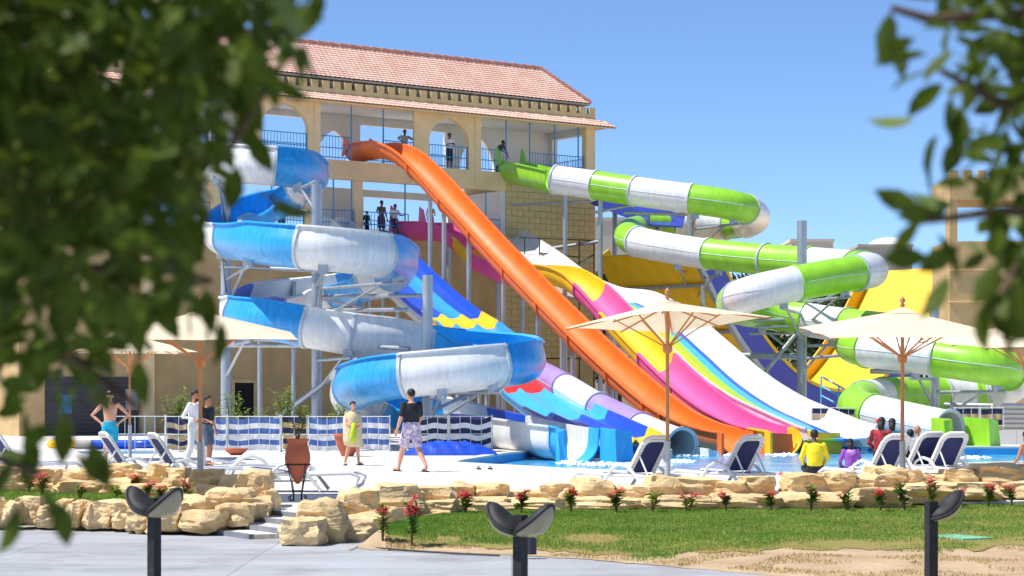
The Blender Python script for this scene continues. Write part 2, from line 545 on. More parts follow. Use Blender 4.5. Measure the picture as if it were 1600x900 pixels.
# steps from the path up to the deck, each with a darker grey band coloured along its front edge
st = MB()
for k in range(4):
    z = PZ + 0.0625 * (k + 1) - (0.003 if k == 3 else 0)
    a = A1 + S_N * 0.42 * k
    b_ = a + S_N * (0.42 if k < 3 else 0.30)
    q = [a - S_E * 4.2, a + S_E * 1.6, b_ + S_E * 1.6, b_ - S_E * 4.2]
    t = MB(); t.prism([(p.x, p.y) for p in q], PZ - 0.1, z)
    if k == 0:
        steps = struct(t.build('steps', M_deck))
    else:
        t.build('tread', M_deck, steps)
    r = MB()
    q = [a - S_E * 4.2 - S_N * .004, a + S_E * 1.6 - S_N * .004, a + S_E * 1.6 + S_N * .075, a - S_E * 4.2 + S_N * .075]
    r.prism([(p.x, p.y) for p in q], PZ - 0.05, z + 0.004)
    r.build('grey_step_band', M_strip, steps)

# sloping garden on the right: sand strip and lawn
Y_E = [(440, 851), (560, 858), (660, 862), (800, 868), (900, 873), (1050, 886), (1180, 898), (1400, 925), (1700, 960), (2400, 1050)]
Y_L = [(560, 832), (600, 838), (640, 849), (850, 861), (1000, 869), (1200, 859), (1400, 859), (1600, 854), (2400, 835)]
Y_U = [(540, 836), (600, 822), (640, 812), (740, 797), (860, 797), (1000, 798), (1240, 796), (1400, 789), (1500, 782), (1600, 775), (2400, 745)]
def garden(x, b):
    e = G(x, interp(Y_E, x) + 2.2 * noise.noise(Vector((x * .021, 3, 0))) + 1.2 * noise.noise(Vector((x * .11, 8, 0))), PZ); u = G(x, interp(Y_U, x), -0.05)
    p = e.lerp(u, b)
    k_ = max(0.0, min(1.0, (x - 545) / 70)); k_ = k_ * k_ * (3 - 2 * k_)
    p.z = PZ + .006 + (p.z - PZ) * k_
    p.z += k_ * ( 0.05 * math.sin(b * math.pi) + 0.03 * noise.noise(Vector((p.x * .8, p.y * .8, 3))) * min(1, b * 4) * min(1, (1 - b) * 4))
    return p
def lawn_b(x):
    key = int(x / 6)
    if key not in LB:
        lo, hi = 0.0, 1.0; ty = interp(Y_L, key * 6 + 3)
        for _ in range(14):
            md = (lo + hi) / 2; p = garden(key * 6 + 3, md)
            if HY + (CH - p.z) * FPX / p.y > ty: lo = md
            else: hi = md
        LB[key] = max(.02, min(.9, lo))
    return LB[key]
LB = {}
def lawn_grid(b0f, b1f, dz, nx=150, nb=26, xs=545):
    m = MB()
    for j in range(nb + 1):
        for i in range(nx + 1):
            x = xs + (2400 - xs) * (i / nx) ** 1.4
            b0 = b0f(x); b1 = b1f(x)
            p = garden(x, b0 + (b1 - b0) * j / nb); p.z += dz
            m.v.append(p)
    for j in range(nb):
        for i in range(nx):
            a = j * (nx + 1) + i
            m.f.append((a, a + 1, a + nx + 2, a + nx + 1))
    return m
struct(lawn_grid(lambda x: 0, lambda x: 1.12, 0).build('sand_strip', M_sand, smooth='all'))
struct(lawn_grid(lambda x: lawn_b(x) + .05 * noise.noise(Vector((x * .02, 0, 0))) + .03 * noise.noise(Vector((x * .09, 5, 0))), lambda x: 1.1, 0.008, xs=598).build('lawn', M_soil, smooth='all'))

def blades(name, pts, m, hmin, hmax, wid):
    vs = []; fs = []
    for p in pts:
        a = random.uniform(0, math.pi); h = random.uniform(hmin, hmax)
        dx = math.cos(a) * wid; dy = math.sin(a) * wid
        lx = random.gauss(0, h * .35); ly = random.gauss(0, h * .35)
        o = len(vs)
        vs += [(p.x - dx, p.y - dy, p.z - .005), (p.x + dx, p.y + dy, p.z - .005), (p.x + lx, p.y + ly, p.z + h)]
        fs.append((o, o + 1, o + 2))
    me = bpy.data.meshes.new(name); me.from_pydata(vs, [], fs); me.materials.append(m)
    o = bpy.data.objects.new(name, me); col.objects.link(o)
    return stuff(o)
gp = []; dp = []
random.seed(3)
while len(gp) < 170000:
    x = random.uniform(604, 1720); b = random.random()
    lb = lawn_b(x)
    p = garden(x, b)
    nz = noise.noise(Vector((p.x * .9, p.y * .9, 7))) + .6 * noise.noise(Vector((p.x * 2.6, p.y * 2.6, 1)))
    bare = math.exp(-(((x - 925) / 60) ** 2 + ((b - lb - .22) / .09) ** 2)) + .8 * math.exp(-(((x - 700) / 35) ** 2 + ((b - lb - .1) / .1) ** 2))
    edge = (b - lb) / .16 + nz * .8
    if edge > 0.2 and random.random() < min(1, edge) * (1 - bare) and bare < .62:
        gp.append(p)
    elif random.random() < .3 and len(dp) < 26000 and b > .12 * lb and noise.noise(Vector((p.x * 1.4, p.y * 1.4, 2))) > 0.02:
        dp.append(p)
blades('grass', gp, M_grass, .018, .042, .007)
blades('dry_grass', dp, M_dry, .012, .035, .007)

# small planted terrace on the left between two rows of rocks
TZ = 0.06
tp = [G(-700, 786, TZ), G(0, 787, TZ), G(150, 790, TZ), G(255, 794, TZ), G(330, 776, TZ), G(300, 757, TZ), G(100, 757, TZ), G(-700, 757, TZ)]
t = MB(); t.prism([(p.x, p.y) for p in tp], -0.3, TZ)
struct(t.build('terrace_bed', M_soil))
gp = []
while len(gp) < 16000:
    x = random.uniform(-80, 262); y = random.uniform(762, 789)
    if x > 190 and y < 772 + (x - 190) * .1: continue
    gp.append(G(x, y, TZ))
blades('terrace_grass', gp, M_grass, .02, .05, .008)

# ------------------------------------------------------------------ slide tower building
BR = math.radians(36)
ex = Vector((math.cos(BR), math.sin(BR))); ev = Vector((-math.sin(BR), math.cos(BR)))
B0 = Vector((-3.03, 100.0))
def FU(x, y, v=0.0):                       # photo pixel on the plane v metres behind the facade -> (u, z)
    k = (x - 800) / FPX
    D = (v + B0.dot(ev)) / (k * ev.x + ev.y)
    p = Vector((k * D, D)) - B0
    return p.dot(ex), CH + (HY - y) / FPX * D
def U(x, v=0.0):
    return FU(x, 0, v)[0]
def BW(u, v, z):                           # building local -> world
    q = B0 + ex * u + ev * v
    return Vector((q.x, q.y, z))
bld = thing('slide_tower', 'long beige tower with pink tiled roof, battlements and open balconies where the slides start', 'building', (B0.x, B0.y, 0), BR)
F2, F1 = 12.45, 9.0
SB = 11.57
CEIL = 15.05
DEP = 3.6
UL = U(30); UR = U(930)
def lbox(mb, u0, u1, v0, v1, z0, z1):
    return mb.box(((u0 + u1) / 2, (v0 + v1) / 2, (z0 + z1) / 2), (u1 - u0, v1 - v0, z1 - z0))
# lower wall
m = MB(); lbox(m, UL, U(790), 0, DEP, -0.3, F1 - 0.003); m.build('lower_wall', M_wallb, bld)
# right block wall
m = MB(); lbox(m, U(790), UR, 0.02, DEP, -0.3, F2 - 0.26); wallr = m.build('block_wall', M_mortar, bld)
NB = 8
bw, bh = (UR - U(790)) / NB, 0.3
blk = MB(); lbox(blk, 0.012, bw - 0.012, -0.02, 0.03, 0.012, bh - 0.012)
blk0 = blk.build('block', M_block, wallr)
half = MB(); lbox(half, 0.012, bw / 2 - 0.012, -0.02, 0.03, 0.012, bh - 0.012)
half0 = half.build('block', M_block, wallr)
first = {0: True, 1: True}
for r in range(30):
    z = F2 - 0.27 - (r + 1) * bh
    segs = [(i * bw, 0) for i in range(NB)] if r % 2 == 0 else [(0, 1)] + [((i + .5) * bw, 0) for i in range(NB - 1)] + [((NB - .5) * bw, 1)]
    for du, kind in segs:
        src = (blk0, half0)[kind]
        if first[kind]:
            o = src; first[kind] = False
        else:
            o = src.copy(); col.objects.link(o)
        o.location = (U(790) + du, random.uniform(-.006, .004), z)
m = MB(); lbox(m, U(790), UR, 0.0, 0.3, -0.3, F2 - 0.27 - 30 * bh); m.build('base_wall', M_block, bld)
# floor slabs and front beam
m = MB(); lbox(m, UL, UR + .05, 0.31, DEP, F2 - 0.25, F2); m.build('upper_floor', M_inner, bld)
m = MB(); lbox(m, UL, U(790), -0.02, 0.3, SB, F2 + 0.003); lbox(m, U(790), UR + .05, -0.05, 0.3, F2 - 0.25, F2 + .003); m.build('floor_beam', M_plaster, bld)
m = MB(); lbox(m, UL, U(790) - .003, 0.003, DEP, F1, F1 + 0.05); m.build('middle_floor', M_inner, bld)
m = MB(); lbox(m, UL, UR, 0.05, DEP, CEIL, CEIL + .3); m.build('ceiling', M_inner, bld)

def arch_panel(mb, u0, u1, a0, a1, z0, zs, za, z1, v, th):
    pts = [(u0, z0), (a0, z0)]
    mid = (a0 + a1) / 2
    for k in range(11):
        t = k / 10
        pts.append((a0 + (mid - a0) * (t ** 1.7), zs + (za - zs) * (1 - (1 - t) ** 1.35)))
    for k in range(9, -1, -1):
        t = k / 10
        pts.append((a1 - (a1 - mid) * (t ** 1.7), zs + (za - zs) * (1 - (1 - t) ** 1.35)))
    pts += [(a1, z0), (u1, z0), (u1, z1), (u0, z1)]
    mb.extrude([(p[0], v, p[1]) for p in pts], (0, th, 0))
zsp = FU(445, 212)[1]; zap = FU(443, 167)[1]
for (x0, x1, a0, a1) in ((190, 300, 205, 282), (395, 497, 408, 482), (650, 747, 671, 733)):
    m = MB(); arch_panel(m, U(x0), U(x1), U(a0), U(a1), F2 + .003, F2 + 1.35, CEIL - 0.2, CEIL + .42, 0.0, 0.28)
    m.build('arch_wall', M_plaster, bld)
for x0, x1 in ((30, 46), (916, 930)):
    m = MB(); lbox(m, U(x0), U(x1), 0.0, 0.35, F2 + .003, CEIL + .42); m.build('corner_column', M_plaster, bld)
for x0, x1 in ((46, 190), (300, 395), (497, 650), (747, 916)):
    m = MB(); lbox(m, U(x0), U(x1), 0.0, 0.28, CEIL - .05, CEIL + .42); m.build('header_beam', M_plaster, bld)
for x0, x1 in ((490, 500), (646, 658), (742, 751)):
    m = MB(); lbox(m, U(x0), U(x1), -0.05, -0.001, SB + .1, CEIL + .3); m.build('pilaster', M_plaster, bld)
for x0, x1 in ((40, 56), (200, 212), (330, 345), (478, 486), (556, 567)):
    m = MB(); lbox(m, U(x0), U(x1), 0.0, 0.3, F1 + .05, SB - .002); m.build('pillar', M_plaster, bld)
# back walls with openings
def back_wall(z0, z1, openings, name):
    """openings: (u0,u1,top,arch)"""
    m = MB(); v = DEP - 0.25; cur = UL
    for (u0, u1, top, arch) in openings:
        if u0 > cur: lbox(m, cur, u0, v, DEP, z0, z1)
        if arch: arch_panel(m, u0, u1, u0 + .02, u1 - .02, z0, z0 + .55, top, z1, v, .25)
        else: lbox(m, u0, u1, v, DEP, top, z1)
        cur = u1
    lbox(m, cur, UR - .35, v, DEP, z0, z1)
    m.build(name, M_inner, bld)
Vb = DEP - .25
def ub(x): return U(x, Vb)
back_wall(F2 + .003, CEIL - .002, [(ub(255), ub(330), FU(300, 175, Vb)[1], 0), (ub(400), ub(490), FU(445, 181, Vb)[1], 0), (ub(495), ub(547), FU(520, 204, Vb)[1], 1),
          (ub(563), ub(697), FU(630, 201, Vb)[1], 0), (ub(718), ub(773), FU(745, 214, Vb)[1], 1)], 'upper_back_wall')
back_wall(F1 + .05, SB - .01, [(ub(250), ub(310), FU(300, 300, Vb)[1], 0), (ub(372), ub(480), FU(430, 290, Vb)[1], 0), (ub(568), ub(700), FU(640, 312, Vb)[1], 0)], 'middle_back_wall')
m = MB(); lbox(m, UR - .35, UR, .351, DEP, CEIL - .35, CEIL + .3); lbox(m, UR - .35, UR, DEP - .5, DEP, F2 + .003, CEIL - .351)
m.build('side_beam', M_inner, bld)
m = MB(); lbox(m, U(790) - .25, U(790) - .003, .02, DEP - .26, F1 + .051, SB - .011); m.build('partition', M_inner, bld)

def tiles(mb, q00, q10, q01, q11, nu, nv, amp=0.035, step=0.035, sub=6):
    """corrugated tile field on a quad: u along the eave, v up the slope (q..: eave-left, eave-right, top-left, top-right)"""
    q00, q10, q01, q11 = map(Vector, (q00, q10, q01, q11))
    nrm = (q10 - q00).cross(q01 - q00).normalized()
    if nrm.z < 0: nrm = -nrm
    W = nu * sub
    wave = [abs(math.sin(math.pi * i / sub)) ** .8 for i in range(W + 1)]
    L = (q10 - q00).length
    o = len(mb.v)
    rows = []
    for j in range(nv):
        rows.append((j / nv, step)); rows.append(((j + .96) / nv, 0.0))
    for (t, h) in rows:
        a = q00.lerp(q01, t); b = q10.lerp(q11, t)
        # keep the corrugation straight up the slope
        for i in range(W + 1):
            s = i / W
            p = a.lerp(b, s)
            d = (p - q00).dot((q10 - q00).normalized()) / L * nu
            mb.v.append(p + nrm * (h + amp * abs(math.sin(math.pi * d)) ** .8))
    R = len(rows)
    for j in range(R - 1):
        for i in range(W):
            a = o + j * (W + 1) + i
            mb.f.append((a, a + 1, a + W + 2, a + W + 1))
# small tiled canopy over the balconies
cz0, cz1 = 15.0, 15.44
m = MB(); tiles(m, (UL - .3, -.85, cz0), (UR + .75, -.85, cz0), (UL - .3, 0, cz1), (UR, 0, cz1), 130, 3, .03, .03, 4)
m.build('canopy_tiles', M_tile, bld, smooth=True)
m = MB(); m.extrude([(UL - .3, -.84, cz0 - .03), (UL - .3, 0, cz1 - .03), (UL - .3, 0, cz1 - .12), (UL - .3, -.84, cz0 - .08)], (UR + .95 - UL, 0, 0))
m.build('canopy_board', M_plaster, bld)
m = MB(); tiles(m, (UR + .75, -.85, cz0), (UR + .75, DEP, cz0), (UR, 0, cz1), (UR, DEP, cz1), 22, 3, .03, .03, 4); m.build('canopy_tiles', M_tile, bld, smooth=True)
# parapet with merlons
m = MB(); lbox(m, UL, UR, 0, .22, cz1 + .02, 15.68); lbox(m, UR - .22, UR, .221, DEP, cz1 + .02, 15.68); m.build('parapet', M_block, bld)
u = UR - .36; k = 0
mm = MB(); lbox(mm, 0, .36, 0, .22, 0, .33)
mer = None
while u > UL:
    if mer is None: o = mer = mm.build('merlon', M_block, bld)
    else:
        o = mer.copy(); col.objects.link(o)
    o.location = (u, random.uniform(-.004, .004) + .0, 15.681 + random.uniform(0, .004)); u -= .592; k += 1
for k in range(5):
    o = mer.copy(); col.objects.link(o); o.rotation_euler = (0, 0, math.pi / 2); o.location = (UR - .001, .85 + k * .6, 15.683)
# attic wall, posts and hipped main roof
m = MB(); lbox(m, UL + .4, UR - .7, .75, DEP - .5, CEIL + .3, 16.2); m.build('attic_wall', mat('grey_attic', (206, 202, 196), .9), bld)
m = MB(); u = UL + .3
while u < UR - .2:
    m.box((u, .42, 15.9), (.09, .09, .62)); u += 2.3
m.build('roof_posts', M_ridge, bld)
ez = 16.24; rz_ = 18.02; e0 = 0.2; rv = 1.95
RL, RR = UL + .2, UR - .12
m = MB(); tiles(m, (RL, e0, ez), (RR, e0, ez), (RL, rv, rz_), (RR - 1.85, rv, rz_), 118, 15, .03, .03, 4)
m.build('front_roof_tiles', M_tile, bld, smooth=True)
m = MB(); tiles(m, (RR, DEP + .2, ez), (RL, DEP + .2, ez), (RR - 1.85, rv, rz_), (RL, rv, rz_), 118, 15, .03, .03, 3); m.build('rear_roof_tiles', M_tile, bld, smooth=True)
m = MB(); tiles(m, (RR, e0, ez), (RR, DEP + .2, ez), (RR - 1.85, rv, rz_), (RR - 1.851, rv, rz_), 20, 15, .03, .03, 4); m.build('hip_roof_tiles', M_tile, bld, smooth=True)
m = MB(); lbox(m, RL, RR - .05, e0 + .05, DEP + .1, ez - .09, ez - .01); m.build('roof_soffit', M_fargrey, bld)
def capline(a, b, n):
    m = MB(); a = Vector(a); b = Vector(b)
    for k in range(n):
        p = a.lerp(b, k / n); q = a.lerp(b, (k + 1.08) / n)
        m.path([p + Vector((0, 0, .03)), q + Vector((0, 0, .0))], [.12, .095], 8)
    return m
capline((RL, rv, rz_ + .03), (RR - 1.85, rv, rz_ + .03), 48).build('ridge_tiles', M_ridge, bld, smooth=True)
capline((RR - 1.85, rv, rz_ + .02), (RR, e0, ez + .04), 12).build('hip_tiles', M_ridge, bld, smooth=True)

def railing(u0, v0, u1, v1, z, h=1.08, name='railing', posts=()):
    m = MB(); a = Vector((u0, v0, z)); b = Vector((u1, v1, z)); L = (b - a).length
    for hh in (.12, .55, h):
        m.tube(a + Vector((0, 0, hh)), b + Vector((0, 0, hh)), .022, n=5)
    k = max(2, int(L / .16))
    for i in range(k + 1):
        p = a.lerp(b, i / k)
        m.tube(p + Vector((0, 0, .05)), p + Vector((0, 0, h)), .013 if 0 < i < k else .028, n=5)
    for t in posts:
        p = a.lerp(b, t)
        m.tube(p, p + Vector((0, 0, 2.6)), .035, n=6)
    return m.build(name, M_rail, bld)
R = .12
for x0, x1, ps in ((46, 190, (.3, .7)), (207, 280, ()), (300, 395, (.5,)), (410, 481, ()), (497, 551, (1,)), (601, 648, (0,)), (673, 732, ()), (752, 793, (1,)), (830, 914, (0, .46, .9))):
    railing(U(x0), R, U(x1), R, F2, posts=ps)
for x0, x1, ps in ((60, 200, (.5,)), (215, 330, (.3,)), (350, 476, (.6,)), (502, 554, (.4, .95)), (568, 640, (.93,)), (760, 788, (.05,))):
    railing(U(x0), R, U(x1), R, F1 + .05, h=1.12, posts=())
    for t in ps:
        m = MB(); uu = U(x0) + (U(x1) - U(x0)) * t
        m.tube((uu, R, F1 + .05), (uu, R, SB), .035, n=6); m.build('rail_post', M_rail, bld)
for x0, x1 in ((400, 490), (563, 697)):
    railing(ub(x0), Vb + .1, ub(x1), Vb + .1, F2)
railing(ub(568), Vb + .1, ub(700), Vb + .1, F1 + .05); railing(ub(372), Vb + .1, ub(480), Vb + .1, F1 + .05)
railing(UR - .15, .4, UR - .15, DEP - .3, F2)
# ground-floor door, shutter, pilasters
def lfront(x0, x1, y0, y1, v=-.02):
    u0, z1 = FU(x0, y0); u1, z0 = FU(x1, y1)
    return u0, u1, min(z0, z1), max(z0, z1)
m = MB(); u0, u1, z0, z1 = lfront(366, 396, 598, 668); lbox(m, u0, u1, -.02, .05, max(0, z0), z1); d = m.build('door', M_dark, bld)
m = MB(); lbox(m, u0 - .14, u0 - .002, -.06, .04, 0, z1); lbox(m, u1 + .002, u1 + .14, -.06, .04, 0, z1); lbox(m, u0 - .14, u1 + .14, -.07, .04, z1 + .001, z1 + .14); m.build('door_frame', M_block, d)
m = MB(); u0, u1, z0, z1 = lfront(70, 216, 588, 676); nsl = 14
for k in range(nsl):
    zz = .02 + (z1 - .02) * k / nsl
    lbox(m, u0, u1, -.03 - .02 * (k % 2), .02, zz, zz + (z1 - .02) / nsl - .012)
m.build('roller_shutter', M_shutter, bld)
m = MB(); lbox(m, U(219), U(238), -.22, -.001, 0, FU(228, 400)[1]); m.build('pilaster', M_plaster, bld)
m = MB(); u0, u1, z0, z1 = lfront(195, 214, 608, 640); lbox(m, u0, u1, -.12, -.05, z0, z1); m.build('notice_board', mat('pale_board', (170, 178, 190), .6), bld)
m = MB(); u0, u1, z0, z1 = lfront(92, 112, 617, 646)
for k in range(6): lbox(m, u0 + (u1 - u0) * k / 6, u0 + (u1 - u0) * (k + .6) / 6, -.1, -.05, z0, z1)
m.build('blue_grille', M_rail, bld)

# ------------------------------------------------------------------ water slides
def spline(pts, step=0.35):
    """Catmull-Rom through the points; returns [(pos, t)] evenly spaced, t = control index"""
    n = len(pts); fine = []
    for i in range(n - 1):
        p0 = pts[max(i - 1, 0)]; p1 = pts[i]; p2 = pts[i + 1]; p3 = pts[min(i + 2, n - 1)]
        K = 24
        for k in range(K):
            t = k / K
            q = 0.5 * ((2 * p1) + (p2 - p0) * t + (2 * p0 - 5 * p1 + 4 * p2 - p3) * t * t + (3 * p1 - p0 - 3 * p2 + p3) * t ** 3)
            fine.append((q, i + t))
    fine.append((pts[-1], n - 1))
    out = [fine[0]]; acc = 0
    for (a, ta), (b, tb) in zip(fine, fine[1:]):
        d = (b - a).length
        while acc + d >= step:
            r = (step - acc) / d
            a = a.lerp(b, r); ta = ta + (tb - ta) * r
            out.append((a, ta)); d = (b - a).length; acc = 0
        acc += d
    out.append(fine[-1])
    return out

def frames(samp, bank=0.0, maxb=0.5):
    F = []; n = len(samp)
    ks = []
    for i in range(n):
        a = samp[max(i - 2, 0)][0]; b = samp[i][0]; c = samp[min(i + 2, n - 1)][0]
        t1 = (b - a).xy; t2 = (c - b).xy
        if t1.length < 1e-6 or t2.length < 1e-6: ks.append(0); continue
        ks.append(math.atan2(t1.x * t2.y - t1.y * t2.x, t1.dot(t2)) / max(.1, ((c - a).length / 2)))
    for i in range(n):
        a = samp[max(i - 1, 0)][0]; c = samp[min(i + 1, n - 1)][0]
        T = (c - a).normalized()
        S = T.cross(Vector((0, 0, 1))).normalized(); Up = S.cross(T).normalized()
        lo, hi = max(0, i - 6), min(n, i + 7)
        k = sum(ks[lo:hi]) / (hi - lo)
        ph = max(-maxb, min(maxb, bank * k))
        F.append((samp[i][0], T, S * math.cos(ph) + Up * math.sin(ph), Up * math.cos(ph) - S * math.sin(ph), samp[i][1]))
    return F

def sweep(fr, sec, closed=True, caps=True):
    m = MB(); n = len(sec)
    for (p, T, S, Uv, t) in fr:
        for a, b in sec:
            m.v.append(p + S * a + Uv * b)
    for i in range(len(fr) - 1):
        for k in range(n if closed else n - 1):
            k2 = (k + 1) % n
            m.f.append((i * n + k, i * n + k2, (i + 1) * n + k2, (i + 1) * n + k))
    if caps and closed:
        m.f.append(tuple(range(n))); m.f.append(tuple((len(fr) - 1) * n + k for k in range(n)))
    return m

def sec_u(r, h, th=0.05, lip=0.09, n=18):
    o = [(-r - lip, h), (-r - lip, h - .05), (-r, h - .05)]
    o += [(-r * math.cos(math.pi * k / n), -r * math.sin(math.pi * k / n)) for k in range(n + 1)]
    o += [(r, h - .05), (r + lip, h - .05), (r + lip, h)]
    ri = r - th
    i_ = [(ri, h)] + [(ri * math.cos(math.pi * k / n), -ri * math.sin(math.pi * k / n)) for k in range(n + 1)] + [(-ri, h)]
    return o + i_
def sec_tube(r, n=28):
    return [(r * math.cos(2 * math.pi * k / n), r * math.sin(2 * math.pi * k / n)) for k in range(n)]
def sec_ring(r0, r1, n=28):
    return r0, r1, n

def cut(fr, t0, t1):
    return [f for f in fr if t0 - 1e-6 <= f[4] <= t1 + 1e-6]

def pieces(root, fr, breaks, mats, sec, flange_sec=None, names='flume_section', fl_mat=None):
    idx = [0]
    for b in breaks:
        idx.append(min(range(len(fr)), key=lambda i: abs(fr[i][4] - b)))
    idx.append(len(fr) - 1)
    for k in range(len(idx) - 1):
        seg = fr[idx[k]:idx[k + 1] + 1]
        if len(seg) < 2: continue
        m = sweep(seg, sec)
        m.build(names, mats[k % len(mats)], root, smooth=True, world=True)
    if flange_sec:
        for i in idx[1:-1]:
            p, T, S, Uv, t = fr[i]
            a = (p - T * .05, T, S, Uv, t); b = (p + T * .05, T, S, Uv, t)
            sweep([a, b], flange_sec).build('flange', fl_mat or M_flange, root, smooth=True, world=True)

def tube_pieces(root, fr, breaks, mats, r, inner_last=True):
    idx = [0]
    for b in breaks:
        idx.append(min(range(len(fr)), key=lambda i: abs(fr[i][4] - b)))
    idx.append(len(fr) - 1)
    n = 30
    for k in range(len(idx) - 1):
        seg = fr[idx[k]:idx[k + 1] + 1]
        if len(seg) < 2: continue
        m = sweep(seg, sec_tube(r, n), caps=False)
        if k in (0, len(idx) - 2):
            m2 = sweep(seg, sec_tube(r - .05, n), caps=False)
            off = len(m.v); m.v += m2.v; m.f += [tuple(i + off for i in f) for f in m2.f]
            L = (len(seg) - 1) * n
            for q in range(n):
                q2 = (q + 1) % n
                m.f.append((q, q2, off + q2, off + q)); m.f.append((L + q, L + q2, off + L + q2, off + L + q))
        m.build('tube_section', mats[k % len(mats)], root, smooth=True, world=True, fix=(k not in (0, len(idx) - 2)))
        # the long horizontal seam where upper and lower shells are bolted together
        for sgn in (-1, 1):
            sm = MB(); sm.path([p + S * sgn * r * .995 for (p, T, S, Uv, t) in seg], .018, 5)
            sm.build('seam', M_flange, root, world=True)
    for j, i in enumerate(idx):
        p, T, S, Uv, t = fr[i]
        w = .045
        q = [(p - T * w, T, S, Uv, t), (p + T * w, T, S, Uv, t)]
        m = sweep(q, sec_tube(r + .055, n), caps=False)
        off = len(m.v); m2 = sweep(q, sec_tube(r - .002, n), caps=False); m.v += m2.v; m.f += [tuple(a + off for a in f) for f in m2.f]
        for base in (0, n):
            for k in range(n):
                k2 = (k + 1) % n
                m.f.append((base + k, base + k2, off + base + k2, off + base + k))
        m.build('flange', mats[max(0, j - 1) % len(mats)] if j % 2 else M_flange, root, smooth=True, world=True)

def post(root, x, ytop, D, r, name='support_post', zb=-.2, cap=True):
    a = P(x, ytop, D)
    m = MB(); m.tube((a.x, a.y, zb), a, r, n=16)
    o = m.build(name, M_steel, root, smooth=True, world=True)
    b = MB(); b.box((a.x, a.y, .03), (r * 3.4, r * 3.4, .05)); b.build('base_plate', M_steel, o, world=True)
    return a
def beam(root, a, b, r=.07, name='bracket'):
    m = MB(); m.tube(a, b, r, n=10); return m.build(name, M_steel, root, smooth=True, world=True)
def legs(root, fr, ts, drop, r=.1):
    for t in ts:
        p = min(fr, key=lambda f: abs(f[4] - t))[0]
        m = MB(); m.tube((p.x, p.y, -.3), (p.x, p.y, p.z - drop), r, n=12); m.build('support_post', M_steel, root, smooth=True, world=True)
def near_t(fr, t): return min(fr, key=lambda f: abs(f[4] - t))
def cradle(root, fr, ts, centre, drop, r=.06):
    """arm from a mast to under the flume, with a diagonal brace"""
    for t in ts:
        f = near_t(fr, t); q = f[0] - f[3] * drop
        c = Vector((centre.x, centre.y, q.z - .12))
        beam(root, c, q + Vector((0, 0, -.12)) + (q - c).xy.to_3d().normalized() * .5, r)
        beam(root, c - Vector((0, 0, 1.1)), c.lerp(q, .8) - Vector((0, 0, .12)), r * .8, 'brace')
        m = MB(); m.box(q + Vector((0, 0, .03)), (.3, .3, .3)); m.build('saddle', M_steel, root, world=True)

# --- blue and white open spiral flume
BL = [(250, 225, 91), (275, 238, 85), (305, 248, 79), (345, 254, 75.5), (400, 258, 74.5), (445, 262, 74.5), (474, 268, 76), (484, 279, 79.5), (468, 296, 83),
      (430, 318, 84.5), (380, 338, 83), (348, 352, 78.5), (345, 364, 73), (368, 373, 68.5), (430, 382, 65.6), (500, 389, 64.8), (575, 397, 65.6), (614, 405, 68), (622, 416, 71.5),
      (603, 430, 76), (550, 448, 79), (460, 462, 79.5), (396, 475, 76.5), (374, 485, 72.5), (384, 494, 69.5), (430, 501, 68), (540, 521, 67.4), (650, 534, 68.2), (740, 546, 69.6),
      (795, 553, 69.2), (818, 560, 67), (814, 566, 64.6), (780, 571, 63.2), (700, 580, 62.8), (610, 590, 63.2), (562, 602, 64.6), (548, 616, 67.4), (566, 630, 70.2),
      (630, 643, 71), (710, 656, 69.4), (790, 670, 66), (850, 682, 63.2), (905, 690, 61.2)]
bl = thing('spiral_slide', 'blue and white open spiral slide winding down on grey masts', 'water slide', G(500, 708))
fr = frames(spline([P(*q) for q in BL]), bank=2.0, maxb=.42)
su = sec_u(.67, .4)
fls = sec_u(.72, .36, th=.06, lip=.05)
BSEG = [(2, M_blue), (4.5, M_white), (6.7, M_blue), (7.8, M_white), (11.3, M_blue), (12.9, M_white), (14.55, M_blue), (16.2, M_white), (18.6, M_blue), (19.4, M_white), (20.4, M_blue), (21.7, M_white), (22.9, M_dblue), (23.9, M_white), (25.45, M_blue),
        (26.05, M_white), (27.1, M_white), (29.8, M_cyan), (32.0, M_blue), (33.67, M_white), (35.35, M_blue), (37.2, M_white), (38.6, M_blue), (39.3, M_white), (40.0, M_dblue), (41.6, M_white), (99, M_cyan)]
brk = [q[0] for q in BSEG[:-1]]; cl = [q[1] for q in BSEG]
pieces(bl, fr, brk, cl, su, fls, fl_mat=M_flange)
m1 = post(bl, 495, 288, 71.5, .18); m2 = post(bl, 668, 430, 65.7, .165); m3 = post(bl, 353, 415, 74, .18); m4 = post(bl, 353, 300, 79, .18)
for c, ts in ((m1, (5.2, 8.4, 15, 16.8, 20, 26)), (m2, (27.6, 29.2, 33.2, 32.2, 38.8)), (m3, (12.2, 13.6, 22.2, 24.5)), (m4, (3.2, 10.2))):
    cradle(bl, fr, ts, c, .71)
legs(bl, fr, (35.7, 36.6, 40, 40.8), .8, .09)
beam(bl, P(353, 528, 73), P(640, 545, 66)); beam(bl, P(353, 540, 73), P(545, 540, 68)); beam(bl, P(345, 416, 74), P(500, 423, 71)); beam(bl, P(430, 655, 72), P(560, 560, 70), .09, 'brace')
beam(bl, P(530, 650, 66), P(620, 600, 64), .1, 'brace'); beam(bl, P(600, 668, 64), P(560, 660, 64), .08); beam(bl, P(500, 463, 72), P(665, 462, 66), .07); beam(bl, P(500, 485, 72), P(640, 484, 67), .07)
for x in (406, 459):
    a = P(x, 440, 80); m = MB(); m.tube((a.x, a.y, -.2), a, .09, n=10); m.build('support_post', M_steel, bl, smooth=True, world=True)
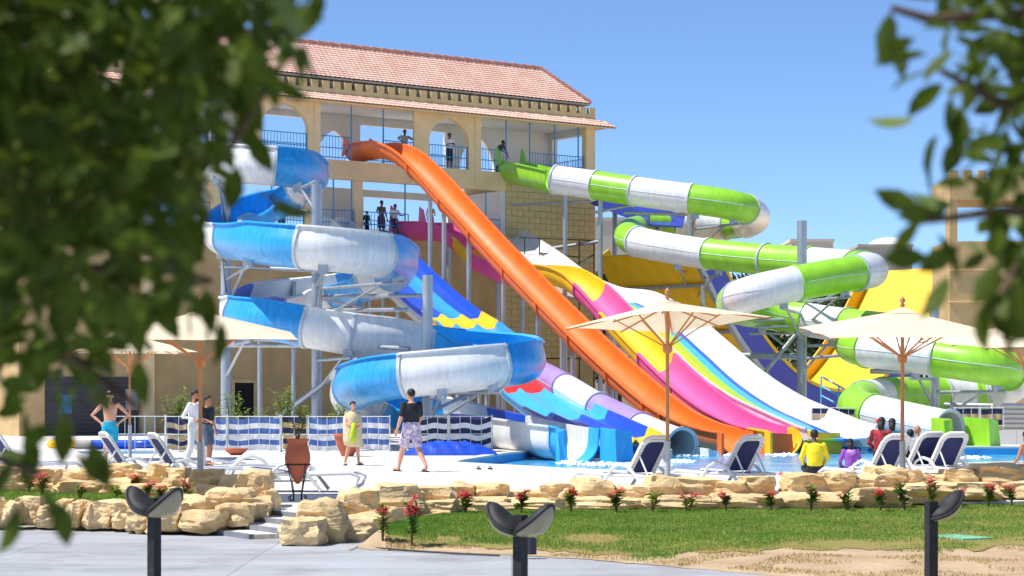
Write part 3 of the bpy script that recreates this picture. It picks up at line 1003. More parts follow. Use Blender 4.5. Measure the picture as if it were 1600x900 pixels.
# flared run-out
def runout(root, fr, w, hgt, mats, L=1.1, name='run_out', flare=(.3, .95)):
    p, T, S, Uv, t = fr[-1]
    T = Vector((T.x, T.y, 0)).normalized(); S = T.cross(Vector((0, 0, 1)))
    for sgn, mt in ((-1, mats[0]), (1, mats[-1])):
        m = MB(); a = p + S * sgn * w
        b = a + T * L + S * sgn * .12
        top = p.z + hgt
        m.extrude([(a.x, a.y, top), (b.x, b.y, top - .05), (b.x, b.y, WZ - .25), (a.x, a.y, WZ - .25)], S * sgn * .09)
        e = b + S * sgn * .09
        m.build(name, mt, root, world=True)
        fl_ = flare[0] if sgn > 0 else flare[1]
        if fl_ <= 0: continue
        c = MB(); d = b + S * sgn * fl_ - T * .1
        c.extrude([(b.x, b.y, top - .06), (d.x, d.y, top - .1), (d.x + T.x * .18, d.y + T.y * .18, WZ - .25), (b.x + T.x * .1, b.y + T.y * .1, WZ - .25)], -T * .08)
        c.build(name, mt, root, world=True)
    m = MB(); a = p - S * w; b = p + S * w
    m.extrude([(a.x, a.y, WZ - .02), (b.x, b.y, WZ - .02), (b.x + T.x * L, b.y + T.y * L, WZ - .1), (a.x + T.x * L, a.y + T.y * L, WZ - .1)], (0, 0, -.1))
    m.build('run_out_floor', mats[0], root, world=True)
runout(bl, fr, .68, .4, [M_cyan, M_cyan], .7, flare=(.22, .6))

# --- green and white enclosed tube
GR = [(868, 281, 99.2), (920, 288, 98.4), (1000, 300, 97), (1075, 310, 96), (1130, 318, 95.6), (1164, 326, 96), (1180, 337, 98), (1172, 347, 100.4), (1130, 352, 102), (1060, 354, 102),
      (1010, 357, 101), (985, 364, 98.8), (988, 374, 96.4), (1025, 384, 95), (1100, 396, 93.6), (1190, 405, 91.6), (1270, 411, 89.6), (1325, 416, 88), (1354, 420, 86), (1361, 423, 83.8),
      (1344, 426, 82), (1290, 434, 81), (1200, 452, 80.2), (1162, 463, 80.8), (1146, 473, 82.8), (1158, 482, 85), (1205, 490, 85.8), (1290, 504, 84.6), (1370, 514, 82.4), (1412, 519, 81.6),
      (1425, 522, 83.2), (1405, 525, 85), (1365, 528, 84.8), (1338, 532, 83), (1332, 538, 80.8), (1352, 545, 79), (1410, 552, 78), (1467, 560, 77.2), (1540, 571, 76.4), (1574, 580, 77),
      (1586, 592, 79), (1572, 605, 80.8), (1530, 614, 81.4), (1470, 617, 81), (1410, 617, 80), (1362, 621, 78.6), (1340, 630, 76.6), (1342, 640, 74.4), (1370, 648, 73), (1425, 661, 71.6), (1482, 673, 70.2)]
gr = thing('tube_slide', 'green and white enclosed tube slide zigzagging down on tall grey masts', 'water slide', G(1253, 690))
gfr = frames(spline([P(*q) for q in GR]))
GSEG = [(1.1, 0), (1.85, 1), (3.0, 0), (5.0, 1), (7.2, 0), (7.9, 1), (9.2, 0), (12.3, 1), (14.05, 0), (15.1, 1), (15.9, 1), (17.4, 0), (17.9, 1), (20.1, 0), (21.55, 1), (23.3, 0), (26.7, 1), (27.4, 0), (30, 1), (32, 0), (35.1, 1), (37.0, 0), (38.95, 1), (41.5, 0), (42.1, 1), (43.05, 0), (44.5, 1), (45.4, 0), (48, 1), (99, 0)]
tube_pieces(gr, gfr, [q[0] for q in GSEG[:-1]], [(M_white, M_green)[q[1]] for q in GSEG], .68)
# green open chute at the start
gs = frames(spline([P(797, 264, 102.2), P(815, 268, 101.3), P(840, 274, 100.2), P(868, 281, 99.2)]))
pieces(gr, gs, [], [M_green], sec_u(.66, .42), names='entry_chute')
for f in (gs[0], gs[5]):
    for sgn in (-1, 1):
        m = MB(); a = f[0] + f[2] * sgn * .7; T = f[1].xy.to_3d().normalized()
        m.extrude([a - T * .25 + Vector((0, 0, .1)), a + T * .45 + Vector((0, 0, .2)), a + T * .25 + Vector((0, 0, .75)), a - T * .05 + Vector((0, 0, 1.05))], f[2] * .06)
        if f is gs[0] : m.build('entry_wing', M_green, gr, world=True)
p1 = post(gr, 1080, 330, 98.6, .2); p2 = post(gr, 1253, 345, 85.2, .2); p3 = post(gr, 1460, 464, 79.3, .19)
cradle(gr, gfr, (3.2, 4.4, 8.6, 13.6, 14.3), p1, .74); cradle(gr, gfr, (16.3, 17.4, 20.6, 21.8, 25.8, 27.2), p2, .74); cradle(gr, gfr, (36.5, 38.6, 42.3, 43.4), p3, .74)
for x, y, D in ((883, 306, 99), (938, 312, 98.2)):
    a = P(x, y, D); m = MB(); m.tube((a.x, a.y, -.2), a, .11, n=12); m.build('support_post', M_steel, gr, smooth=True, world=True)
beam(gr, P(797, 321, 101.8), P(925, 314, 98.4), .06); beam(gr, P(828, 393, 101), P(938, 377, 98.4), .08); beam(gr, P(930, 332, 98.4), P(990, 320, 97.5), .07)
beam(gr, P(975, 333, 97.6), P(1075, 335, 97), .08); beam(gr, P(1130, 555, 86), P(1250, 557, 85.2), .13); beam(gr, P(1180, 600, 85), P(1252, 512, 85), .09, 'brace'); beam(gr, P(1262, 560, 85), P(1340, 553, 82), .07)
beam(gr, P(1140, 503, 85), P(1250, 498, 85), .07); beam(gr, P(1180, 511, 85), P(1250, 509, 85), .06); beam(gr, P(1475, 632, 79), P(1560, 634, 78), .08); beam(gr, P(1360, 580, 79), P(1460, 582, 79), .1)
runout(gr, gfr, .72, .45, [M_green, M_lime], 1.0, flare=(.3, .55))

# --- orange flume
orr = thing('flume_slide', 'bright orange open speed slide dropping from the top balcony into the pool', 'water slide', G(1120, 708, 0))
OR = [(556, 233, 99.4), (580, 228, 98.2), (606, 227, 96.8), (638, 242, 95), (674, 276, 93), (712, 318, 90.6), (785, 397, 87), (862, 476, 83), (945, 557, 78.6), (1030, 631, 74), (1080, 661, 71.8), (1125, 676, 70), (1152, 681, 69)]
ofr = frames(spline([P(*q) for q in OR]))
pieces(orr, ofr, [3.6, 4.9, 5.6, 6.3, 7.0, 7.6, 8.3, 9.0, 9.6, 10.3], [M_orange], sec_u(.66, .14, lip=.11), sec_u(.72, .08, th=.07, lip=.04), fl_mat=M_orange)
legs(orr, ofr, (4.0, 4.6, 5.3, 6.0, 6.7, 7.4, 8.1, 8.8, 9.4), .7)
runout(orr, ofr, .68, .16, [M_orange, M_orange], .5, flare=(0, 1.05))
f = ofr[0]
for sgn in (-1, 1):
    m = MB(); T = f[1].xy.to_3d().normalized(); a = f[0] + f[2] * sgn * .66
    m.extrude([a - T * .05 - Vector((0, 0, .4)), a + T * .65 + Vector((0, 0, .08)), a + T * .42 + Vector((0, 0, .42)), a + T * .1 + Vector((0, 0, .55))], f[2] * sgn * .06)
    m.build('entry_wing', M_orange, orr, world=True)

# --- pink and yellow wave flume
pk = thing('wave_slide', 'pink and yellow banded wave slide passing under the orange slide', 'water slide', G(1200, 710, 0))
PK = [(632, 352, 100), (655, 352, 98.6), (690, 354, 97), (722, 370, 95.4), (752, 398, 94), (795, 420, 92.4), (845, 419, 90.6), (885, 425, 89), (925, 452, 87.2), (990, 522, 83), (1060, 592, 78.4), (1120, 640, 74.4), (1165, 664, 72), (1200, 675, 70), (1228, 680, 69)]
pfr = frames(spline([P(*q) for q in PK]))
pieces(pk, pfr, [3.3, 4.15, 5.9, 7.9, 8.6, 9.5, 10.3, 13.0], [M_pink, M_yellow, M_pink, M_yellow, M_pink, M_yellow, M_pink, M_pink, M_yellow], sec_u(.72, .16, lip=.1), sec_u(.78, .1, th=.07, lip=.04), fl_mat=M_pink)
legs(pk, pfr, (2.3, 4.6, 5.4, 7, 8.4, 9.4, 10.2), .76)
runout(pk, pfr, .76, .16, [M_yellow, M_yellow], .5, flare=(0, 1.0))
f = pfr[0]
for sgn in (-1, 1):
    m = MB(); T = f[1].xy.to_3d().normalized(); a = f[0] + f[2] * sgn * .72
    m.extrude([a - T * .1 - Vector((0, 0, .45)), a + T * .8 + Vector((0, 0, .1)), a + T * .5 + Vector((0, 0, .7)), a + T * .1 + Vector((0, 0, .9))], f[2] * sgn * .06)
    m.build('entry_wing', M_pink, pk, world=True)

# --- strips slides: flat wide beds made of coloured lanes
def strip_sweep(root, fr, prof, strips, th=.06):
    """prof: list of (a,b); strips: (i0,i1,[(t_end,mat)...])"""
    for i0, i1, bands in strips:
        top = prof[i0:i1 + 1]
        sec = top + [(a, b - th) for a, b in reversed(top)]
        t0 = fr[0][4]
        for te, mt in bands:
            seg = cut(fr, t0, te)
            nxt = [f for f in fr if f[4] > te]
            if nxt: seg = seg + nxt[:1]
            if len(seg) > 1:
                sweep(seg, sec).build('lane_strip', mt, root, smooth=True, world=True)
            t0 = te
ws = thing('rainbow_slide', 'broad white wave slide with cyan, blue, green and yellow lane stripes', 'water slide', G(1290, 705, 0))
WS = [(778, 372, 102), (800, 384, 100.4), (835, 407, 98), (880, 440, 95.2), (930, 463, 92.6), (985, 472, 90), (1040, 506, 87), (1090, 550, 83.4), (1140, 596, 79.4), (1195, 634, 75.6), (1250, 660, 72.6), (1300, 681, 70), (1318, 686, 69)]
wfr = frames(spline([P(*q) for q in WS]))
prof = [(1.32, .38), (1.26, .38), (1.2, .02), (.95, 0), (.62, 0), (.3, 0), (-.02, 0), (-.22, 0), (-.8, .04), (-1.0, .16), (-1.12, .46), (-1.22, .46)]
strip_sweep(ws, wfr, prof, [(0, 2, [(99, M_white)]), (2, 3, [(99, M_white)]), (3, 4, [(5, M_white), (99, M_yellow)]), (4, 5, [(5, M_white), (99, M_lime)]), (5, 6, [(5, M_white), (99, M_cyan)]), (6, 7, [(5, M_white), (99, M_dblue)]), (7, 11, [(99, M_white)])])
legs(ws, wfr, (1.5, 3, 4.5, 6, 7.2, 8.2, 9), .1)

mr = thing('racer_slide', 'three-lane mat racer slide in blue, cyan, red and yellow bands', 'water slide', G(955, 716, 0))
MR = [(552, 368, 97.8), (572, 376, 96.4), (605, 408, 94), (645, 447, 91), (690, 487, 88), (735, 518, 85), (780, 560, 80.6), (825, 608, 76), (870, 645, 71.6), (915, 668, 68), (958, 688, 65.4), (972, 697, 64.4)]
mfr = frames(spline([P(*q) for q in MR]))
lane = .9
prof = []
for L_ in range(3):
    a = -1.35 + L_ * lane
    prof += [(a, .34 if L_ == 0 else .2), (a + .06, .34 if L_ == 0 else .2), (a + .16, .05), (a + .45, 0), (a + .78, .05)]
prof += [(1.29, .34), (1.37, .34)]
def bands(mid): return [(2.2, M_dblue), (4.25, mid), (4.8, M_yellow), (6.0, M_blue), (7.1, M_red), (8.4, M_cyan), (9.7, M_dblue), (99, M_yellow)]
strip_sweep(mr, mfr, prof, [(0, 5, bands(M_dblue)), (5, 10, bands(M_blue)), (10, 16, bands(M_dblue))])
legs(mr, mfr, (1.2, 2.4, 3.4, 4.6, 5.6, 6.6, 7.6), .1)

pt = thing('tube_slide', 'lilac and white narrow tube slide ending in a round white mouth', 'water slide', G(1055, 715, 0))
PT = [(500, 352, 98.2), (525, 350, 97), (552, 372, 96), (600, 432, 94), (680, 505, 90), (750, 550, 85), (842, 584, 78.6), (885, 607, 75.4), (925, 631, 73), (968, 653, 71), (1012, 674, 69), (1052, 690, 67.4), (1066, 694, 66.8)]
ptf = frames(spline([P(*q) for q in PT], .3))
a0 = min(range(len(ptf)), key=lambda i: abs(ptf[i][4] - 3))
pieces(pt, ptf[:a0 + 1], [2.2], [M_white, M_lilac], sec_u(.5, .3), names='open_section')
tube_pieces(pt, ptf[a0:], [4.2, 5.3, 7.0, 8.25, 9.75], [M_white, M_lilac, M_lilac, M_white, M_lilac, M_white], .5)
legs(pt, ptf, (2, 3, 4, 5, 6, 7), .52, .08)
runout(pt, ptf, .5, -.1, [M_white, M_white], .6, flare=(0, .4))

# --- half-pipe ramp at the back
hp = thing('half_pipe_slide', 'huge yellow and blue half-pipe slide standing behind the green tube', 'water slide', G(1250, 680, 0))
Lp = P(1010, 395, 98); Rp = P(1440, 392, 110)
hd = (Rp - Lp).xy.to_3d(); HL = hd.length; hd.normalize(); wd = Vector((hd.y, -hd.x, 0))
hf = []
NS = 60
for i in range(NS + 1):
    s = i / NS; c = 2 * s - 1
    z = .9 + (Lp.z - .9) * (abs(c) ** 2.1)
    hf.append(Lp + hd * (HL * s) + Vector((0, 0, z - Lp.z)))
hs = [(p, 0) for p in hf]
hfr = []
for i, p in enumerate(hf):
    T = (hf[min(i + 1, NS)] - hf[max(i - 1, 0)]).normalized()
    hfr.append((p, T, wd.copy(), wd.cross(T).normalized(), i / NS * 10))
def hband(sec, bands_, name):
    t0 = 0
    for te, mt in bands_:
        seg = [f for f in hfr if t0 - 1e-6 <= f[4] <= te + 1e-6]
        sweep(seg, sec).build(name, mt, hp, smooth=True, world=True); t0 = te
hband([(-3.3, 0), (3.3, 0), (3.3, -.1), (-3.3, -.1)], [(4.0, M_yellow), (6.5, M_navy), (8.5, M_yellow), (9.0, M_navy), (10, M_yellow)], 'ramp_panel')
hband([(3.301, -.1), (3.301, .95), (3.4, .95), (3.4, -.1)], [(10, M_navy)], 'side_wall')
hband([(3.28, .951), (3.28, 1.1), (3.46, 1.1), (3.46, .951)], [(10, M_yellow)], 'rim')
hband([(-3.301, -.1), (-3.301, .7), (-3.4, .7), (-3.4, -.1)], [(10, M_yellow)], 'side_wall')
hband([(3.2, -.101), (3.45, -.101), (3.45, -.32), (3.2, -.32)], [(10, M_steel)], 'edge_beam')
for s in (3, 8, 13, 18, 23, 40, 46, 52, 58):
    f = hfr[s]; m = MB(); m.tube(f[0] - f[2] * 3.3 - f[3] * .2, f[0] + f[2] * 3.3 - f[3] * .2, .09, n=8); m.build('cross_beam', M_steel, hp, world=True)
    for w in (-3, 3):
        q = f[0] + f[2] * w - f[3] * .25
        if q.z > 2 and s in (3, 13, 23, 40, 52, 58):
            m = MB(); m.tube((q.x, q.y, -.3), q, .1, n=8); m.build('support_post', M_steel, hp, world=True)
# navy start chute above the ramp
m = MB(); a = P(950, 318, 104); b = P(1040, 352, 100)
nf = frames([(a.lerp(b, k / 8), k) for k in range(9)])
sweep(nf, [(-1, .5), (-.95, 0), (.95, 0), (1, .5), (1.05, .5), (1.0, -.08), (-1.0, -.08), (-1.05, .5)]).build('start_chute', M_navy, hp, world=True)
for k in (1, 7):
    q = nf[k][0]; m = MB(); m.tube((q.x, q.y, -.3), q - Vector((0, 0, .1)), .12, n=8); m.build('support_post', M_steel, hp, world=True)

# light blue stair rail near the half pipe
sr = thing('stair_rail', 'light blue metal stair handrail below the half-pipe', 'handrail', G(1315, 690, 0))
a0, a1 = P(1283, 588, 82), P(1345, 622, 80)
b0, b1 = P(1283, 618, 82), P(1345, 650, 80)
for (p, q) in ((a0, a1), (a0.lerp(b0, .5), a1.lerp(b1, .5)), (b0, b1)):
    m = MB(); m.tube(p, q, .035, n=6); m.build('rail', mat('sky_blue_paint', (110, 190, 226), .5), sr, world=True)
for t in (0, .45, .95):
    m = MB(); p = a0.lerp(a1, t); m.tube(p, (p.x, p.y, -.2), .035, n=6); m.build('upright', MATS['sky_blue_paint'], sr, world=True)

# scaffold rods against the block wall
sfd = thing('scaffold', 'thin dark scaffold frame standing against the block wall', 'scaffold', G(870, 676, 0))
def rod(a, b, r=.03):
    m = MB(); m.tube(a, b, r, n=6); m.build('rod', M_iron, sfd, world=True)
for x in (843, 905, 928):
    a = P(x, 372 + (x - 843) * .07, 99); rod(a, (a.x, a.y, 0), .035)
rod(P(812, 371, 99), P(930, 376, 99)); rod(P(842, 395, 99), P(905, 402, 99)); rod(P(842, 394, 99), P(900, 432, 99)); rod(P(880, 424, 99), P(928, 398, 99)); rod(P(820, 372, 99), P(818, 470, 99))
rod(P(843, 560, 99), P(928, 560, 99))

# ------------------------------------------------------------------ background: trees, far buildings
def far_tree(label, x, y0, y1, D, wpx, m, n=2600, group=None, seed=1, leaf=.5):
    rnd = random.Random(seed)
    top = P(x, y0, D); w = wpx / FPX * D
    H = top.z
    t = thing('tree', label, 'tree', (top.x, top.y, -.3), 0, group)
    m1 = MB(); pts = [(0, 0, 0), (.1, 0, H * .25), (-.1, .1, H * .5), (0, 0, H * .8)]
    m1.path(pts, [.28, .22, .15, .05], 8)
    for k in range(7):
        a = rnd.uniform(0, 6.28); z = H * rnd.uniform(.3, .65)
        m1.path([(0, 0, z), (math.cos(a) * w * .2, math.sin(a) * w * .2, z + H * .12), (math.cos(a) * w * .4, math.sin(a) * w * .4, z + H * .2)], [.1, .07, .03], 6)
    m1.build('trunk', M_bark, t, smooth=True)
    lobes = []
    for k in range(16):
        a = rnd.uniform(0, 6.28); r = rnd.uniform(.1, .42) * w
        lobes.append((Vector((math.cos(a) * r, math.sin(a) * r, H * rnd.uniform(.35, .9))), rnd.uniform(.14, .24) * max(w, H * .5)))
    vs = []; fs = []
    for k in range(n):
        c, r = rnd.choice(lobes)
        d = Vector((rnd.gauss(0, 1), rnd.gauss(0, 1), rnd.gauss(0, 1))).normalized()
        p = c + d * r * rnd.uniform(.55, 1.05)
        if p.z > H: p.z = H - rnd.uniform(0, .5)
        if p.z < .4: p.z = .4
        a = Vector((rnd.gauss(0, 1), rnd.gauss(0, 1), rnd.gauss(0, 1))).normalized(); b = a.cross(d).normalized()
        s = leaf * rnd.uniform(.5, 1.1)
        o = len(vs)
        vs += [p - a * s * .5, p + b * s * .22, p + a * s * .5, p - b * s * .22]
        fs.append((o, o + 1, o + 2, o + 3))
    me = MB(); me.v = vs; me.f = fs
    stuff(me.build('crown', m, t, fix=False))
    return t
far_tree('pale olive tree right of the block wall corner', 962, 398, 640, 108, 120, M_tleaf2, 2600, seed=2)
far_tree('dark tree seen through the half-pipe, left of the tall central mast', 1190, 418, 640, 120, 190, M_tleaf, 4200, seed=3)
far_tree('dark tree behind the half-pipe, right of the tall central mast', 1300, 428, 640, 122, 170, M_tleaf, 4200, seed=4)
far_tree('dark tree behind the yellow wing of the half-pipe', 1440, 470, 640, 124, 200, M_tleaf, 3600, seed=5)
far_tree('dark tree in shade under the half-pipe ramp', 1080, 470, 640, 118, 170, M_tleaf, 3200, seed=6)

def far_block(label, x0, x1, y0, D, depth, m, cat='building', dome=None, wins=True):
    a = P(x0, y0, D); b = P(x1, y0, D)
    t = thing('far_building', label, cat, ((a.x + b.x) / 2, D, -.3))
    w = b.x - a.x; H = a.z + .3
    mb = MB(); mb.box((0, depth / 2, H / 2), (w, depth, H)); wall = mb.build('wall', m, t)
    mb = MB(); mb.box((0, depth / 2, H + .12), (w + .2, depth + .2, .24)); mb.build('cornice', m, t)
    if wins:
        k = max(1, int(w / 3))
        for i in range(k):
            for z in range(1, int(H / 3.2)):
                mb = MB(); mb.box((-w / 2 + (i + .5) * w / k, -.03, z * 3.2), (1.1, .05, 1.5)); o = mb.build('window', M_shutter, t)
    if dome:
        mb = MB(); mb.ell((dome[0], depth / 2, H + .2), (dome[1], dome[1], dome[1] * .5), 24, 12); mb.build('dome', M_inner, t, smooth='all')
    return t
far_block('pale grey flat-roofed building beyond the tower corner', 930, 1120, 345, 150, 12, M_fargrey)
far_block('sandy flat-roofed building behind the tallest mast', 1236, 1302, 378, 170, 10, M_farb)
far_block('low grey building with a white dome on its roof', 1342, 1425, 386, 180, 10, M_fargrey, dome=(1.2, 2.0))
far_block('low pale houses beyond the middle balcony', 560, 740, 362, 190, 10, M_farb)

# battlemented beige gate building on the right
rb = thing('gate_building', 'beige battlemented building behind the leaves on the right', 'building', P(1560, 600, 96).xy.to_3d())
ROOT = rb
def rbx(name, x0, x1, y0, y1, D, dep, m, par=None):
    a = P(x0, y0, D); b = P(x1, y1, D)
    mb = MB(); mb.box(((a.x + b.x) / 2, D + dep / 2, (a.z + max(b.z, -.3)) / 2), (b.x - a.x, dep, a.z - max(b.z, -.3)))
    return mb.build(name, m, par or rb, world=True)
rbx('wall', 1484, 2100, 377, 690, 96, 4, M_wallb)
rbx('left_pillar', 1484, 1496, 290, 376.9, 96, 1, M_wallb)
rbx('lintel', 1484, 2100, 278, 312, 95.99, 4, M_wallb)
for k in range(16):
    rbx('merlon', 1485 + k * 22, 1497 + k * 22, 266, 277.9, 95.98, .4, M_wallb)
for y in (420, 470, 520, 570):
    rbx('ledge', 1483, 2100, y, y + 2, 95.9, .2, M_plaster)

# low far wall, louvred hut
lw = thing('boundary_wall', 'low white wall along the far side of the pool', 'wall', G(1400, 694, 0))
m = MB(); a = P(1262, 690, 72); b = P(2000, 690, 72); m.box(((a.x + b.x) / 2, 72.2, .2), (b.x - a.x, .3, .55)); m.build('wall', M_deck, lw, world=True)
hut = thing('louvred_hut', 'white hut with horizontal louvres at the far right', 'hut', G(1600, 690, 0))
m = MB(); a = P(1566, 630, 76); b = P(1900, 630, 76); m.box(((a.x + b.x) / 2, 77, a.z / 2), (b.x - a.x, 1.5, a.z)); m.build('body', M_inner, hut, world=True)
for k in range(7):
    m = MB(); z = .25 + k * .17; m.box(((a.x + b.x) / 2, 76.2, z), (b.x - a.x, .12, .1), mtx=None); m.build('louvre', M_farb, hut, world=True)

# ------------------------------------------------------------------ striped fence panels
FGRP = 'striped fence panels beside the slides'
def fence(x0, x1, D, ms, label, h=1.05, tilt=0, seed=0):
    a = P(x0, 700, D); b = P(x1, 700, D); w = b.x - a.x
    rnd = random.Random(seed + int(x0))
    t = thing('fence_panel', label, 'fence', ((a.x + b.x) / 2, D, 0), 0, FGRP)
    for x in (-w / 2, w / 2):
        m = MB(); m.tube((x, 0, 0), (x, 0, h + .04), .022, n=6); m.build('post', M_wire, t)
    for z in (.05, h * .5, h):
        m = MB(); m.tube((-w / 2, -.03, z), (w / 2, -.03, z), .013, n=5); m.build('rail', M_wire, t)
    m = MB(); k = max(2, int(w / .27))
    for i in range(1, k): m.tube((-w / 2 + w * i / k, -.035, .03), (-w / 2 + w * i / k, -.035, h), .011, n=5)
    m.build('wires', M_wire, t)
    if ms:
        N = 14; ph = rnd.uniform(0, 6); sagk = rnd.uniform(.3, 1.1)
        for s in range(6):
            z1 = h - .03 - s * (h - .1) / 6; z0 = z1 - (h - .1) / 6 + .006
            m = MB()
            for z in (z0, z1):
                for i in range(N + 1):
                    x = -w / 2 + .03 + (w - .06) * i / N
                    m.v.append(Vector((x, .03 + .02 * math.sin(i * 1.3 + ph + z * 3), z + (.018 + .02 * sagk) * math.sin(i * .7 * sagk + ph) - .05 * sagk * (1 - (2 * i / N - 1) ** 2))))
            for i in range(N): m.f.append((i, i + 1, N + 2 + i, N + 1 + i))
            off = len(m.v); m.v += [v + Vector((0, .012, 0)) for v in m.v[:off]]; m.f += [tuple(off + q for q in reversed(f)) for f in m.f[:N]]
            m.build('fabric_stripe', ms[s % 2], t, fix=False)
fence(180, 258, 62.6, None, 'bare white wire fence panel left of the striped fence')
fence(259, 300, 62.2, (M_fabnavy, M_fabtan), 'navy and tan striped fence panel behind the man in white')
fence(301, 354, 62, (M_fabblue, M_fabwhite), 'short blue and white fence panel right of the man in white')
fence(356, 438, 62.1, (M_fabblue, M_fabwhite), 'wide blue and white fence panel left of the clay amphora')
fence(440, 480, 62.2, (M_fabnavy, M_fabtan), 'navy and tan fence panel behind the clay amphora')
fence(482, 555, 62, (M_fabblue, M_fabwhite), 'blue and white fence panel left of the boy in a towel')
fence(557, 609, 62.1, (M_fabblue, M_fabwhite), 'blue and white fence panel just right of the boy in a towel')
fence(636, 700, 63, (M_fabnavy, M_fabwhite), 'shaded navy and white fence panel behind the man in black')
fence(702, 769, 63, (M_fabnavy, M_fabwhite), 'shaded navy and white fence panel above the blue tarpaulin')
for i, (x0, x1, w) in enumerate(((1268, 1340, 'behind the bottom of the rainbow slide'), (1492, 1530, 'right of the green run-out'), (1532, 1568, 'left of the white louvred hut'))):
    fence(x0, x1, 73 + i * .1, (M_fabnavy, M_fabtan), 'far navy and tan fence panel ' + w, h=1.25)

# ------------------------------------------------------------------ umbrellas
def umbrella(label, x, D, rim, top, half, rot, tilt=0.0, tdir=0.0, z0=0.0, sag=.10):
    b = P(x, 700, D)
    t = thing('parasol', label, 'parasol', (b.x, b.y, z0), rot, 'cream wooden parasols by the pool')
    m = MB(); m.tube((0, 0, .9), (0, 0, top - .05), .032, n=10); m.build('pole', M_wood, t, smooth=True)
    m = MB(); m.tube((0, 0, 0), (0, 0, .9), .05, n=12); m.box((0, 0, .03), (.5, .5, .06)); m.build('base_sleeve', M_sleeve, t, smooth=True)
    m = MB(); m.lathe([(.02, top - .02), (.05, top + .02), (.02, top + .05), (.055, top + .09), (.03, top + .14), (.005, top + .17)], n=10); m.build('finial', M_wood, t, smooth='all')
    R = Matrix.Rotation(tilt, 3, Vector((math.cos(-rot + tdir), math.sin(-rot + tdir), 0)))
    c0 = Vector((0, 0, rim))
    def tr(p): return R @ (Vector(p) - c0) + c0
    m = MB(); N = 12
    hub = top - .06
    corners = [Vector((half, half, 0)), Vector((-half, half, 0)), Vector((-half, -half, 0)), Vector((half, -half, 0))]
    rows = 7
    for s in range(4):
        A = corners[s]; B = corners[(s + 1) % 4]
        o = len(m.v)
        for j in range(rows + 1):
            r = .06 + .94 * j / rows
            for i in range(N + 1):
                q = A.lerp(B, i / N) * r
                e = (i / N * 2) % 1.0; e = 4 * e * (1 - e)
                z = hub + (rim - hub) * r + e * sag * .12 * r
                q = q * (1 - .015 * e * r)
                m.v.append(tr((q.x, q.y, z)))
        for j in range(rows):
            for i in range(N):
                a = o + j * (N + 1) + i
                m.f.append((a, a + 1, a + N + 2, a + N + 1))
    m.build('canopy', M_canvas, t, smooth='all')
    m = MB(); cr = half * .2
    for s in range(4):
        A = corners[s].normalized() * cr; B = corners[(s + 1) % 4].normalized() * cr
        m.add([tr((0, 0, hub + .05)), tr((A.x, A.y, hub - .04)), tr((B.x, B.y, hub - .04))], [(0, 1, 2)])
    m.build('vent_cap', M_canvas, t)
    hz = rim - .42
    ends = corners + [(corners[i] + corners[(i + 1) % 4]) / 2 for i in range(4)]
    for e in ends:
        tip = tr((e.x * .975, e.y * .975, rim - .03))
        m = MB(); m.path([(0, 0, hub - .07), tip], [.016, .016], 4, sq=True); rb_ = m.build('rib', M_wood, t)
        mid = Vector((0, 0, hub - .04)).lerp(tip, .55)
        m = MB(); m.path([(0, 0, hz), mid], [.016, .014], 4, sq=True); m.build('strut', M_wood, t)
    m = MB(); m.lathe([(.03, hz - .1), (.075, hz - .06), (.085, hz), (.075, hz + .04), (.03, hz + .06)], n=10); m.build('runner_hub', M_wood, t, smooth=True)
umbrella('cream parasol nearest the left leaves, over the man in white', 313, 33.8, 2.60, 3.06, 1.5, math.radians(8), tilt=math.radians(4))
umbrella('distant cream parasol over the man in turquoise shorts', 203, 55, 2.78, 3.3, 1.5, math.radians(20))
umbrella('big cream parasol in the middle with its ribs showing', 1043, 35, 2.86, 3.27, 1.22, math.radians(38), tilt=math.radians(-5), tdir=.5)
umbrella('cream parasol standing between the loungers on the right', 1410, 34.8, 2.69, 3.12, 1.48, math.radians(2), tilt=math.radians(5))
umbrella('cream parasol cut off by the right edge of the picture', 1604, 38.5, 2.60, 3.04, 1.5, math.radians(12), tilt=math.radians(4))

